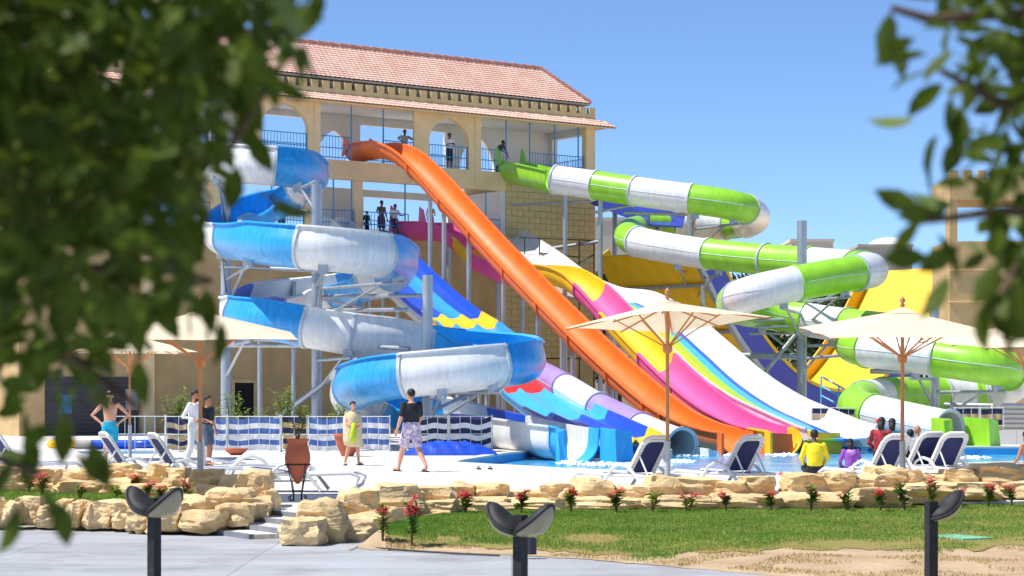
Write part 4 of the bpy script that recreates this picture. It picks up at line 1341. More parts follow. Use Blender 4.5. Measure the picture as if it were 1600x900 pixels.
# ------------------------------------------------------------------ sun loungers
def lounger(label, x, y, rot, back=math.radians(56)):
    b = G(x, y)
    t = thing('sun_lounger', label, 'sun lounger', (b.x, b.y, 0), rot, 'white and navy sun loungers on the deck')
    W = .33
    # side frames: looping arms and legs (seat runs along +y, hinge at y=0)
    for s in (-1, 1):
        m = MB()
        pts = [(s * W, -.62, .30), (s * W, -.2, .31), (s * W, .5, .31), (s * W, 1.15, .33), (s * W, 1.28, .26), (s * W, 1.22, .12), (s * W, 1.05, .03)]
        m.path(pts, [.028, .032, .032, .032, .03, .03, .034], 8); m.build('side_frame', M_plastic, t, smooth=True)
        m = MB()
        pts = [(s * (W + .03), .62, .03), (s * (W + .04), .5, .18), (s * (W + .045), .3, .42), (s * (W + .045), .12, .5), (s * (W + .045), -.08, .46), (s * (W + .04), -.3, .28), (s * (W + .03), -.5, .03)]
        m.path(pts, [.034, .03, .028, .03, .03, .03, .034], 8); m.build('arm_loop', M_plastic, t, smooth=True)
    m = MB(); m.box((0, .55, .315), (W * 2 - .06, 1.2, .018)); m.build('seat_sling', M_sling, t)
    for yy in (-.6, -.02, .6, 1.16):
        m = MB(); m.tube((-W, yy, .3), (W, yy, .3), .022, n=6); m.build('crossbar', M_plastic, t)
    ca, sa = math.cos(back), math.sin(back)
    def bp(u, v, w=0): return Vector((u, -v * ca - w * sa * -1 * 0 + w * sa, .33 + v * sa + w * ca))
    L = .78
    m = MB()
    pr = [(-W, 0), (-W, .6), (-W + .05, .72), (-W + .16, L), (W - .16, L), (W - .05, .72), (W, .6), (W, 0)]
    inn = [(-W + .095, .05), (-W + .1, .58), (-W + .13, .645), (-W + .2, .67), (W - .2, .67), (W - .13, .645), (W - .1, .58), (W - .095, .05)]
    n = len(pr); o = 0
    for w in (-.022, .022):
        m.v += [bp(u, v, w) for u, v in pr] + [bp(u, v, w) for u, v in inn]
    for i in range(n - 1):
        m.f += [(i, i + 1, n + i + 1, n + i), (2 * n + i, 3 * n + i, 3 * n + i + 1, 2 * n + i + 1), (i, 2 * n + i, 2 * n + i + 1, i + 1), (n + i, n + i + 1, 3 * n + i + 1, 3 * n + i)]
    m.f += [(0, n, 3 * n, 2 * n), (n - 1, 2 * n - 1, 4 * n - 1, 3 * n - 1)]
    bf = m.build('backrest_frame', M_plastic, t, smooth=True)
    m = MB()
    for k in range(9):
        for (u, v) in ((-W + .045, .1 + k * .06), (W - .045, .1 + k * .06)):
            c = bp(u, v, 0); m.box(c, (.025, .05, .028), mtx=Matrix.Rotation(-(math.pi / 2 - back) * 0, 3, 'X'))
    for k in range(7):
        c = bp(-W + .17 + k * .055,   .715, 0); m.box(c, (.03, .05, .022))
    stuff(m.build('slots', M_shutter, bf))
    m = MB(); m.v += [bp(u, v, w) for w in (-.008, .008) for (u, v) in ((-W + .08, .03), (W - .08, .03), (W - .08, .6), (W - .18, .69), (-W + .18, .69), (-W + .08, .6))]
    m.f += [(0, 1, 2, 3, 4, 5), (11, 10, 9, 8, 7, 6)] + [(i, (i + 1) % 6, 6 + (i + 1) % 6, 6 + i) for i in range(6)]
    m.build('back_sling', M_sling, t)
    for s in (-1, 1):
        m = MB(); m.path([bp(s * (W - .06), .42, -.0), (s * (W - .06), -.46, .3)], .016, 6); m.build('back_strut', M_plastic, t)
    return t
lounger('raised lounger left of the middle parasol pole', 1000, 771, math.radians(42))
lounger('raised lounger in front of the orange and yellow run-outs', 1150, 767, math.radians(40))
lounger('raised lounger left of the right-hand parasol pole', 1378, 763, math.radians(34))
lounger('raised lounger just right of the right-hand parasol pole', 1436, 755, math.radians(30))
lounger('raised lounger furthest right, in front of the green run-out', 1472, 756, math.radians(28))
lounger('raised lounger in front of the man in turquoise shorts', 195, 757, math.radians(-62))
lounger('raised lounger left of the man in white', 272, 760, math.radians(-62))
lounger('lounger laid flat behind the clay amphora', 452, 768, math.radians(-96), back=math.radians(6))
lounger('raised lounger behind the leaves at the left edge', 20, 750, math.radians(-55))
lounger('low lounger far behind the flat one', 385, 752, math.radians(-80), back=math.radians(8))

# ------------------------------------------------------------------ bollard lamps
def bollard(label, x, D, ztop, rot, heads, wall=False):
    b = P(x, 800, D)
    t = thing('bollard_lamp', label, 'bollard lamp', (b.x, b.y, PZ), rot, 'black bollard lamps beside the path')
    H = ztop - PZ
    m = MB(); m.box((0, 0, (H - .05) / 2), (.095, .095, H - .05)); po = m.build('post', M_bollard, t)
    m = MB(); m.box((0, 0, .02), (.2, .2, .04)); m.build('foot_plate', M_bollard, t)
    for s in heads:
        # headlight-like egg tilted up and out: dark shell behind, frosted lens on the outer lower face
        ta = math.radians(36); tv = Vector((s * math.cos(ta), 0, math.sin(ta))); dv = Vector((s * math.sin(ta), 0, -math.cos(ta))); yv = Vector((0, 1, 0))
        c0 = Vector((s * .175, 0, H - .125)); NU, NV = 22, 9
        def dome(a, b, depth, sgn, lift):
            mb = MB()
            for q in range(NV + 1):
                ph = math.pi / 2 * q / NV
                for k in range(NU):
                    th = 2 * math.pi * k / NU
                    rr = math.cos(ph)
                    x_ = math.cos(th); y_ = math.sin(th)
                    bb = b * (1 - .22 * x_)
                    sag = -.045 * (x_ * x_) * (1 if sgn < 0 else 1)
                    mb.v.append(c0 + tv * a * rr * x_ + yv * bb * rr * y_ + dv * (lift + sgn * depth * math.sin(ph) + sag * rr))
            for q in range(NV):
                for k in range(NU):
                    k2 = (k + 1) % NU
                    mb.f.append((q * NU + k, q * NU + k2, (q + 1) * NU + k2, (q + 1) * NU + k))
            return mb
        hd_ = dome(.225, .15, .085, -1, .0).build('lamp_hood', M_bollard, t, smooth='all')
        m = MB(); rim_ = dome(.23, .155, .0, 1, 0).v[:NU]; m.path(rim_, .014, 8, closed=True); m.build('rim', M_bollard, hd_, smooth='all')
        dome(.22, .146, .085, 1, .004).build('lamp_bowl', M_lens, hd_, smooth='all')
        m = MB(); m.tube((0, 0, H - .2), c0 - dv * .03, .05, .06, n=10); m.build('neck', M_bollard, hd_, smooth=True)
        for yy in (-.05, .05):
            m = MB(); m.ell(c0 + tv * .17 - dv * .03 + yv * yy, .011, 8, 6); m.build('screw', M_lens, hd_)
bollard('twin-headed black bollard lamp on the left, before the rock wall', 241, 20.5, .70, math.radians(-38), (-1, 1))
bollard('twin-headed black bollard lamp in the middle, before the lawn', 813, 18.6, .64, math.radians(-36), (-1, 1))
bollard('single-headed black bollard lamp on the right, on the sand', 1455, 20.4, .67, math.radians(20), (1,))

# ------------------------------------------------------------------ rock walls
def boulder(root, x0, x1, y0, y1, D, dep, seed, shape=.55):
    a = P(x0, y1, D); b = P(x1, y0, D)
    cx = (a.x + b.x) / 2; cz = (a.z + b.z) / 2; sx = (b.x - a.x) / 2; sz = (b.z - a.z) / 2; sy = dep / 2
    rnd = random.Random(seed)
    m = MB(); n = 9
    faces = {}
    rotz = rnd.uniform(-.18, .18); shear = rnd.uniform(-.16, .16)
    layers = rnd.uniform(6, 16)
    taper = rnd.uniform(.0, .16)
    def vert(d):
        # superellipsoid direction -> boxy rounded boulder
        mx = max(abs(d.x), abs(d.y), abs(d.z)); cube = d / mx; sph = d.normalized() * 1.18
        p = cube.lerp(sph, 1 - shape)
        p += jitter_rock(p, .30, .9, seed) + jitter_rock(p, .12, 2.3, seed + 9)
        p += d.normalized() * .03 * math.sin(p.z * layers + 2.5 * noise.noise(p * 1.3 + Vector((seed, 0, 0))))
        p.x *= 1 - taper * max(0, p.z)
        q = Vector((p.x * sx, p.y * sy, p.z * sz))
        q.x += shear * p.z * sz * .6; q.z += shear * p.x * sz * .35
        return Matrix.Rotation(rotz, 3, 'Z') @ q + Vector((cx, D + sy * .9, cz))
    key = {}
    for ax in range(3):
        for sg in (-1, 1):
            for i in range(n + 1):
                for j in range(n + 1):
                    d = [0, 0, 0]; d[ax] = sg; d[(ax + 1) % 3] = math.tan((2 * i / n - 1) * math.pi / 4); d[(ax + 2) % 3] = math.tan((2 * j / n - 1) * math.pi / 4)
                    k = tuple(round(c, 4) for c in d)
                    if k not in key:
                        key[k] = len(m.v); m.v.append(vert(Vector(d)))
                    faces[(ax, sg, i, j)] = key[k]
            for i in range(n):
                for j in range(n):
                    f = (faces[(ax, sg, i, j)], faces[(ax, sg, i + 1, j)], faces[(ax, sg, i + 1, j + 1)], faces[(ax, sg, i, j + 1)])
                    m.f.append(f if sg > 0 else f[::-1])
    return m.build('stone', M_rock, root, smooth=True, world=True)
rk = thing('rock_wall', 'stepped sandstone rock wall between the lawn and the pool deck', 'rock wall', G(1000, 797, -.05))
i = 100
RT = [(462, 540, 785, 852, 27.2, .9), (440, 505, 812, 854, 26.6, .7), (522, 588, 768, 818, 28.0, .8), (528, 590, 806, 850, 27.4, .7), (580, 660, 758, 800, 30.0, .8), (580, 640, 790, 815, 29.8, .7), (640, 708, 762, 792, 30.8, .7), (648, 712, 784, 806, 30.2, .7),
      (700, 742, 757, 790, 31.4, .7), (740, 795, 756, 786, 31.6, .6), (700, 800, 778, 802, 30.9, .8), (790, 852, 768, 786, 31.8, .6), (846, 902, 757, 786, 31.8, .7), (790, 900, 780, 800, 31.2, .8), (898, 960, 750, 786, 31.7, .7), (955, 1015, 760, 784, 31.8, .6), (890, 1010, 780, 801, 31.1, .8),
      (1012, 1065, 745, 782, 31.8, .7), (1052, 1128, 748, 776, 32.0, .6), (1005, 1120, 776, 799, 31.2, .8), (1122, 1172, 753, 778, 31.9, .6), (1158, 1216, 745, 776, 32.1, .6), (1110, 1230, 774, 798, 31.3, .8), (1228, 1288, 742, 776, 32.0, .7), (1280, 1338, 740, 772, 32.2, .7), (1220, 1340, 772, 797, 31.4, .8),
      (1332, 1374, 746, 770, 32.3, .6), (1358, 1412, 730, 764, 32.8, .7), (1330, 1425, 764, 793, 31.7, .8), (1404, 1446, 735, 770, 32.9, .7), (1410, 1500, 757, 788, 32.2, .9), (1442, 1478, 741, 764, 33.4, .6), (1474, 1530, 734, 762, 33.4, .7), (1490, 1570, 755, 784, 32.8, .8), (1524, 1605, 727, 762, 33.6, .8), (1560, 1640, 752, 780, 33.4, .8), (1600, 1680, 728, 770, 33.8, .8), (1640, 1760, 748, 778, 33.8, .8)]
for q in RT:
    i += 1; boulder(rk, *q, seed=i, shape=.72)
rk2 = thing('rock_wall', 'upper row of sandstone boulders behind the terrace planting on the left', 'rock wall', G(200, 768, TZ))
LT = [(-90, -20, 735, 775, 35, .8), (-30, 40, 728, 768, 35, .8), (30, 85, 732, 770, 35, .7), (80, 135, 734, 768, 34.8, .7), (85, 165, 752, 776, 34.2, .7), (160, 212, 726, 756, 35, .7), (150, 200, 750, 778, 34.2, .7), (195, 240, 736, 764, 34.6, .7), (228, 262, 726, 768, 34.4, .7), (255, 292, 732, 770, 34, .7), (188, 262, 758, 784, 33.6, .7), (290, 345, 736, 766, 33.6, .7), (340, 386, 744, 768, 33.2, .6), (255, 310, 762, 792, 32.4, .7), (300, 350, 760, 790, 32.6, .8)]
for q in LT:
    i += 1; boulder(rk2, *q, seed=i, shape=.7)
rk3 = thing('rock_wall', 'lower row of rounded sandstone boulders edging the grey path', 'rock wall', G(150, 826, PZ))
LL = [(-120, -50, 780, 826, 30, .7), (-60, 5, 778, 824, 29.8, .7), (0, 30, 785, 825, 29.8, .6), (20, 62, 778, 818, 30, .7), (55, 85, 790, 824, 29.8, .6), (82, 108, 782, 820, 29.9, .6), (104, 130, 784, 824, 29.7, .6), (128, 145, 788, 826, 29.6, .6), (138, 180, 784, 824, 29.6, .7), (172, 206, 786, 826, 29.4, .7), (198, 240, 796, 832, 29, .7), (232, 290, 790, 834, 28.8, .8),
      (280, 352, 798, 834, 28.6, .8), (275, 330, 775, 808, 29.4, .8), (318, 390, 765, 806, 29.6, .9), (338, 392, 788, 822, 28.9, .7), (362, 420, 738, 786, 31, .9), (372, 420, 778, 814, 29.6, .7), (405, 432, 768, 802, 30.3, .6)]
for q in LL:
    i += 1; boulder(rk3, *q, seed=i, shape=.6)

# ------------------------------------------------------------------ flowering plants
def leaf_quad(m, base, d, L, W):
    d = Vector(d).normalized(); s = d.cross(Vector((0, 0, 1)))
    if s.length < 1e-3: s = Vector((1, 0, 0))
    s.normalize(); u = s.cross(d)
    b = Vector(base); mid = b + d * L * .55 + u * L * .06; tip = b + d * L - u * L * .12
    m.add([b, mid + s * W, tip, mid - s * W], [(0, 1, 2), (0, 2, 3)])
FL = 0
def flower_plant(label, x, y, z, h, nfl, lean=0.0):
    global FL
    FL += 1
    rnd = random.Random(FL * 13)
    b = G(x, y, z)
    if x > 700:                                  # just in front of the rock wall, rooted on the lawn slope
        D = interp([(700, 30.3), (1000, 30.6), (1240, 30.8), (1400, 31.1), (1500, 31.8), (1600, 32.5)], x)
        e_ = G(x, interp(Y_E, x), PZ); u_ = G(x, interp(Y_U, x), -.05)
        b = garden(x, min(1.1, (D - e_.y) / (u_.y - e_.y)))
    t = thing('flowering_plant', label, 'plant', b, 0, 'pink-flowered plants along the rocks')
    tips = []
    ns = 2 + (h > .3)
    m = MB()
    for k in range(ns):
        a = rnd.uniform(0, 6.28); r = rnd.uniform(.02, .09) + .0
        tip = Vector((math.cos(a) * r + lean * h, math.sin(a) * r, h * rnd.uniform(.7, .95)))
        m.path([(0, 0, -.03), tip * .5 + Vector((rnd.uniform(-.015, .015), 0, 0)), tip], [.013, .011, .007], 6); tips.append(tip)
    m.build('stems', M_stem, t, smooth=True)
    m = MB()
    for tip in tips:
        for k in range(26):
            f = rnd.uniform(.3, 1.02); a = rnd.uniform(0, 6.28)
            leaf_quad(m, tip * f, (math.cos(a), math.sin(a), rnd.uniform(.1, 1.0)), rnd.uniform(.08, .14), rnd.uniform(.018, .03))
    m.build('leaves', rnd.choice([M_leaf, M_leaf, M_olive]), t, fix=False)
    for k in range(nfl):
        tip = tips[k % len(tips)] * rnd.uniform(.75, 1.05) + Vector((rnd.uniform(-.06, .06), rnd.uniform(-.08, -.01), .035 + rnd.uniform(-.02, .03)))
        m = MB()
        for q in range(26):
            o = Vector((rnd.gauss(0, .03), rnd.gauss(0, .03), rnd.gauss(0, .024)))
            a = rnd.uniform(0, 6.28)
            for w in range(2):
                leaf_quad(m, tip + o, (math.cos(a + w * 3.1), math.sin(a + w * 3.1), .4), .036, .018)
        m.build('flower_cluster', M_flower, t, fix=False)
FPL = [(598, 850, -.2, .5, 3, 'tall flowering plant at the corner of the lawn by the path'), (643, 852, -.2, .52, 6, 'tallest flowering plant, on the sand beside the black hose'),
       (727, 802, -.06, .3, 4, 'leafy plant with three coral blooms at the left end of the lawn'), (814, 797, -.05, .28, 3, 'plant with two blooms just behind the middle bollard'),
       (893, 799, -.05, .32, 3, 'densest leafy bush along the lawn, right of the middle bollard'), (963, 796, -.05, .29, 3, 'plant with one big bloom left of the middle parasol pole'),
       (1019, 794, -.05, .24, 0, 'small flowerless plant left of the middle parasol pole'), (1075, 792, -.05, .2, 3, 'low plant right of the middle parasol pole'), (1135, 791, -.05, .25, 3, 'plant below the second raised lounger'),
       (1206, 789, -.05, .24, 2, 'pale plant in the gap between rocks near the red sandals'), (1267, 790, -.05, .34, 2, 'upright dark plant below the person in yellow'), (1326, 788, -.05, .22, 1, 'small plant below the child in purple'),
       (1376, 786, -.05, .26, 4, 'plant with a wide bloom left of the right parasol pole'), (1416, 784, -.05, .42, 0, 'bare-stemmed leaning sapling without flowers'), (1456, 780, -.05, .4, 3, 'tall-stemmed plant above the right bollard'),
       (1500, 776, -.05, .26, 2, 'plant with a single bloom right of the right bollard'), (1545, 771, -.04, .3, 4, 'bushy plant in the shade near the right edge'), (1582, 770, -.04, .24, 2, 'last plant in the shade at the right edge')]
for x, y, z, h, nf_, lb in FPL:
    flower_plant(lb, x, y, z, h * 1.12, nf_, lean=-.12 if x == 1416 else 0)
for x, y, h, nf_, lb in ((45, 766, .3, 4, 'plant behind the leaves at the far left of the terrace'), (66, 770, .32, 5, 'red-flowered bush on the terrace below the left leaves'), (125, 776, .2, 1, 'small plant on the terrace grass'), (184, 774, .16, 0, 'tiny flowerless plant on the terrace'),
                         (213, 766, .26, 3, 'plant left of the left bollard head on the terrace'), (232, 772, .2, 2, 'plant directly above the left bollard head'), (252, 778, .18, 1, 'sprig right of the left bollard head'), (291, 778, .27, 3, 'plant with coral blooms on the left rock pile'), (362, 768, .14, 2, 'low blooms tucked in the left rock pile')):
    flower_plant(lb, x, y + 4, TZ, h, nf_)

# ------------------------------------------------------------------ saplings by the fence, amphora and pots
def sapling(label, x, y, D, h, spread, seed, zb=0.0):
    rnd = random.Random(seed)
    b = P(x, 700, D)
    t = thing('sapling', label, 'plant', (b.x, b.y, zb), 0, 'leafy saplings behind the striped fence')
    m = MB(); ml = MB()
    for k in range(6):
        a = rnd.uniform(0, 6.28)
        tip = Vector((math.cos(a) * spread * rnd.uniform(.3, 1), math.sin(a) * spread * .6, h * rnd.uniform(.6, 1)))
        pts = [Vector((0, 0, 0)), Vector((tip.x * .15, tip.y * .15, tip.z * .45)), tip]
        m.path(pts, [.03, .02, .008], 6)
        for q in range(70):
            f = rnd.uniform(.35, 1.05); c = pts[1].lerp(pts[2], max(0, (f - .35) / .65)); a2 = rnd.uniform(0, 6.28)
            c = c + Vector((rnd.gauss(0, .1), rnd.gauss(0, .1), rnd.gauss(0, .09))) * spread * 1.6
            leaf_quad(ml, c, (math.cos(a2), math.sin(a2), rnd.uniform(-.6, .6)), rnd.uniform(.1, .18), rnd.uniform(.025, .045))
    m.build('stems', M_stem, t, smooth=True); ml.build('leaves', M_olive, t, fix=False)
sapling('sapling left of the man in white', 270, 700, 63.6, 1.9, .55, 1); sapling('sapling in front of the dark doorway', 362, 700, 63.8, 1.75, .5, 2)
sapling('low bush right of the dark doorway', 396, 700, 64, 1.25, .5, 3); sapling('tall sapling above the clay amphora', 447, 700, 63.5, 1.85, .45, 4)
sapling('short sapling right of the clay amphora', 474, 700, 63.5, 1.35, .3, 5); sapling('sapling behind the boy in a towel', 538, 700, 63.5, 1.4, .4, 6)
am = thing('amphora', 'tall terracotta amphora on a black iron stand', 'planter', G(465, 783))
m = MB(); m.lathe([(.02, .27), (.05, .3), (.1, .4), (.155, .5), (.19, .58), (.202, .66), (.194, .74), (.174, .82), (.16, .88), (.157, .92), (.17, .945), (.176, .96), (.176, .975), (.15, .975), (.14, .93)], n=28); m.build('jar', M_terra, am, smooth=True)
m = MB(); m.path([(.195 * math.cos(a * math.pi / 12), .195 * math.sin(a * math.pi / 12), .575) for a in range(24)], .012, 6, closed=True); m.build('ring', M_iron, am)
for k in range(4):
    a = math.pi / 4 + k * math.pi / 2; c, s = math.cos(a), math.sin(a)
    m = MB(); m.path([(c * .2, s * .2, .575), (c * .13, s * .13, .3), (c * .085, s * .085, .1), (c * .09, s * .09, .01), (c * .16, s * .16, .01), (c * .19, s * .19, .06), (c * .15, s * .15, .09)], .009, 6); m.build('leg', M_iron, am)
m = MB(); m.path([(.09 * math.cos(a * math.pi / 8), .09 * math.sin(a * math.pi / 8), .16) for a in range(16)], .008, 5, closed=True); m.build('ring', M_iron, am)
m = MB(); ml = MB(); rnd = random.Random(4)
for k in range(3):
    tip = Vector((rnd.uniform(-.12, .12), rnd.uniform(-.08, .08), 1.25 + .1 * k)); m.path([(0, 0, .92), tip], [.012, .006], 5)
    for q in range(40):
        f = rnd.uniform(.3, 1); a2 = rnd.uniform(0, 6.28); leaf_quad(ml, Vector((0, 0, .92)).lerp(tip, f) + Vector((rnd.gauss(0, .03), rnd.gauss(0, .03), 0)), (math.cos(a2), math.sin(a2), .3), .08, .02)
m.build('stems', M_stem, am); ml.build('leaves', M_olive, am, fix=False)
for lb, x, y in (('plain terracotta pot by the fence behind the boy', 543, 713), ('terracotta pot lying by the fence left of the amphora', 369, 711)):
    t = thing('clay_pot', lb, 'pot', G(x, y)); m = MB(); m.lathe([(.16, 0), (.3, .3), (.36, .52), (.36, .58), (.3, .58), (.28, .5)] if x > 500 else [(.14, 0), (.28, .1), (.3, .16), (.26, .16)], n=24)
    m.build('bowl', M_terra, t, smooth=True)
    m = MB(); m.lathe([(.37, .54), (.4, .56), (.4, .62), (.36, .62)] if x > 500 else [(.3, .14), (.33, .15), (.33, .19), (.3, .19)], n=24); m.build('rim', M_terra, t, smooth=True)

# hose, pipe stub, drain cover, tarpaulin, sandals, floats
m = MB(); m.path([G(x, y, PZ + .02) for x, y in ((590, 842), (571, 846), (569, 851), (585, 856), (615, 858.5), (660, 861.5), (720, 865), (780, 867.5))], .014, 6)
tag(m.build('irrigation_hose', M_hose, smooth=True), 'black irrigation hose along the sandy edge of the path', 'hose')
m = MB(); b = G(829, 866, -.2); m.lathe([(.07, 0), (.07, .19), (.058, .19), (.055, .1)], b, 16)
tag(m.build('pipe_stub', M_shutter, smooth=True), 'short grey pipe stub behind the middle bollard', 'pipe')
dc = thing('drain_cover', 'pale green plastic cover lying on the lawn', 'cover', G(1498, 843, -.13)); m = MB()
m.box((0, 0, .03), (.5, .75, .02), rz=.5); m.build('lid', mat('green_plastic', (130, 190, 150), .6), dc); m = MB(); m.box((0, 0, .012), (.56, .81, .018), rz=.5); m.build('rim', mat('green_plastic', (130, 190, 150), .6), dc)
m = MB(); rnd = random.Random(5); N = 26; c = G(703, 711)
for j in range(13):
    for i2 in range(N + 1):
        u = i2 / N * 2 - 1; v = j / 12 * 2 - 1; r = max(0, 1 - u * u) * max(0, 1 - v * v)
        m.v.append(Vector((c.x + u * 1.35, c.y + v * .5, .012 + .36 * r ** .7 * (1 + .35 * noise.noise(Vector((u * 4, v * 5, 2)))) + .05 * r * math.sin(u * 22 + v * 6))))
for j in range(12):
    for i2 in range(N):
        a = j * (N + 1) + i2; m.f.append((a, a + 1, a + N + 2, a + N + 1))
tag(m.build('tarpaulin', M_tarp, smooth='all'), 'crumpled blue tarpaulin heaped by the pool tip', 'tarpaulin')
def sandals(label, x, y, mt, rot):
    t = thing('sandals', label, 'sandals', G(x, y), rot)
    for s in (-1, 1):
        m = MB(); m.prism([(s * .13 + q[0], q[1]) for q in ((-.035, -.12), (.035, -.12), (.045, .06), (.03, .13), (-.03, .13), (-.045, .06))], 0, .03); so = m.build('sole', mt, t)
        m = MB(); m.path([(s * .13 - .04, 0, .02), (s * .13, .03, .075), (s * .13 + .04, 0, .02)], .012, 5); m.build('strap', mt, so)
sandals('pair of dark sandals left by the pool edge', 757, 733.5, M_hose, .2); sandals('pair of red sandals left by the pool edge', 1230, 742.5, M_red, .1)
for lb, x, y, mt in (('yellow swim ring lying by the dark shutters', 98, 700, M_yellow), ('blue foam float by the man in turquoise shorts', 228, 700, M_dblue)):
    b = G(x, y); t = thing('swim_ring', lb, 'swim ring', b); R_ = .38
    m = MB(); m.path([(R_ * math.cos(a * math.pi / 12), R_ * math.sin(a * math.pi / 12), .13) for a in range(24)], .13, 12, closed=True); m.build('ring', mt, t, smooth='all')
    m = MB(); m.tube((R_, 0, .255), (R_, 0, .285), .02, n=8); m.build('valve', M_plastic, t)
for k, (x0, x1, mt, lb) in enumerate(((118, 143, M_fargrey, 'grey kerb end left of the turquoise shorts'), (144, 208, M_dblue, 'blue foam barrier behind the man in turquoise shorts'))):
    a = G(x0, 702); b = G(x1, 702); t = thing('barrier', lb, 'barrier', (a + b) / 2); w = b.x - a.x
    m = MB(); m.path([(-w / 2, 0, .15), (w / 2, 0, .15)], .14, 12); m.build('roll', mt, t, smooth=True); m = MB(); m.box((0, 0, .012), (w, .5, .024)); m.build('foot', mt, t)

# ------------------------------------------------------------------ people
STAND = dict(head=(0, .03, 1.62), neck=(0, 0, 1.47), chest=(0, 0, 1.30), waist=(0, .01, 1.08), pelvis=(0, 0, .95),
             lsh=(-.185, 0, 1.42), rsh=(.185, 0, 1.42), lel=(-.25, -.03, 1.14), rel=(.25, -.03, 1.14), lwr=(-.27, .06, .90), rwr=(.27, .06, .90),
             lhip=(-.09, 0, .92), rhip=(.09, 0, .92), lkn=(-.10, .03, .50), rkn=(.10, .03, .50), lan=(-.10, 0, .085), ran=(.10, 0, .085),
             ltoe=(-.12, .17, .035), rtoe=(.12, .17, .035))
def skin_mat(name, rgb): return mat('skin_' + name, rgb, .55, .08, 9)
SK_L = skin_mat('light', (214, 160, 128)); SK_M = skin_mat('tan', (182, 124, 90)); SK_D = skin_mat('deep', (112, 74, 54))
M_hair = mat('dark_hair', (24, 20, 20), .6, .3, 20, bump=.5, bscale=60)

def remesh(mb, vox, smooth_it, m, name, parent):
    me = bpy.data.meshes.new(name); me.from_pydata([tuple(p) for p in mb.v], [], mb.f)
    o = bpy.data.objects.new('tmp', me); col.objects.link(o)
    md = o.modifiers.new('r', 'REMESH'); md.mode = 'VOXEL'; md.voxel_size = vox
    if smooth_it:
        sm = o.modifiers.new('s', 'SMOOTH'); sm.factor = .5; sm.iterations = smooth_it
    bpy.context.view_layer.update()
    ev_ = o.evaluated_get(bpy.context.evaluated_depsgraph_get())
    nm = bpy.data.meshes.new_from_object(ev_)
    bpy.data.objects.remove(o); bpy.data.meshes.remove(me)
    nm.name = name
    nm.materials.clear(); nm.materials.append(m)
    nm.polygons.foreach_set('use_smooth', [True] * len(nm.polygons))
    r = bpy.data.objects.new(name, nm); col.objects.link(r); r.parent = parent
    return r

def limb(mb, pts, rad):
    pts = [Vector(p) for p in pts]
    mb.path(pts, rad, 10)
    for p, r in zip(pts, rad): mb.ell(p, r, 10, 6)
def torso(mb, J, grow=0.0, z0=0.0, z1=1.0, fat=1.0):
    """elliptical loft pelvis -> waist -> chest -> neck base"""
    side = (J['rsh'] - J['lsh']).normalized()
    keys = [(J['pelvis'] - (J['waist'] - J['pelvis']) * .6, .10, .085), (J['pelvis'], .155, .115), (J['waist'], .135, .10), (J['chest'], .165, .115), ((J['lsh'] + J['rsh']) / 2 - (J['neck'] - J['chest']) * .08, .165, .09), (J['neck'], .062, .06)]
    n = 16; K = []
    for i in range(len(keys) - 1):
        for k in range(4):
            t = k / 4; a, b = keys[i], keys[i + 1]; K.append((a[0].lerp(b[0], t), a[1] + (b[1] - a[1]) * t, a[2] + (b[2] - a[2]) * t))
    K.append(keys[-1])
    N = len(K); K = K[int(z0 * (N - 1)):int(round(z1 * (N - 1))) + 1]
    o = len(mb.v)
    for i, (c, rx, ry) in enumerate(K):
        ax = (K[min(i + 1, len(K) - 1)][0] - K[max(i - 1, 0)][0]).normalized()
        s = (side - ax * side.dot(ax)).normalized(); f = ax.cross(s)
        ft = fat if c.z else 1
        for k in range(n):
            a = 2 * math.pi * k / n
            mb.v.append(c + s * math.cos(a) * (rx * ft + grow) + f * math.sin(a) * (ry * ft + grow))
    for i in range(len(K) - 1):
        for k in range(n):
            k2 = (k + 1) % n; mb.f.append((o + i * n + k, o + i * n + k2, o + (i + 1) * n + k2, o + (i + 1) * n + k))
    mb.f.append(tuple(o + k for k in range(n - 1, -1, -1))); mb.f.append(tuple(o + (len(K) - 1) * n + k for k in range(n)))

def hand(mb, wr, el, curl=.4, side=1):
    d = (wr - el).normalized(); up = Vector((0, 0, 1)); s = d.cross(Vector((0, 1, .2))).normalized(); nrm = s.cross(d).normalized()
    pc = wr + d * .05
    mb.path([wr, wr + d * .04, wr + d * .09], [.026, .036, .034], 8); mb.ell(pc, (.036, .036, .036), 8, 6)
    for k, L in enumerate((.062, .075, .07, .055)):
        b = wr + d * .085 + s * (k - 1.5) * .021
        m1 = b + d * L * .5 - nrm * L * .12 * curl * 2; e = m1 + (d * (1 - curl) - nrm * curl).normalized() * L * .55
        mb.path([b, m1, e], [.0105, .0095, .008], 6)
    b = wr + d * .03 - s * .03 * side; m1 = b - s * .03 * side + d * .03; mb.path([b, m1, m1 + d * .035 - nrm * .01], [.013, .011, .009], 6)

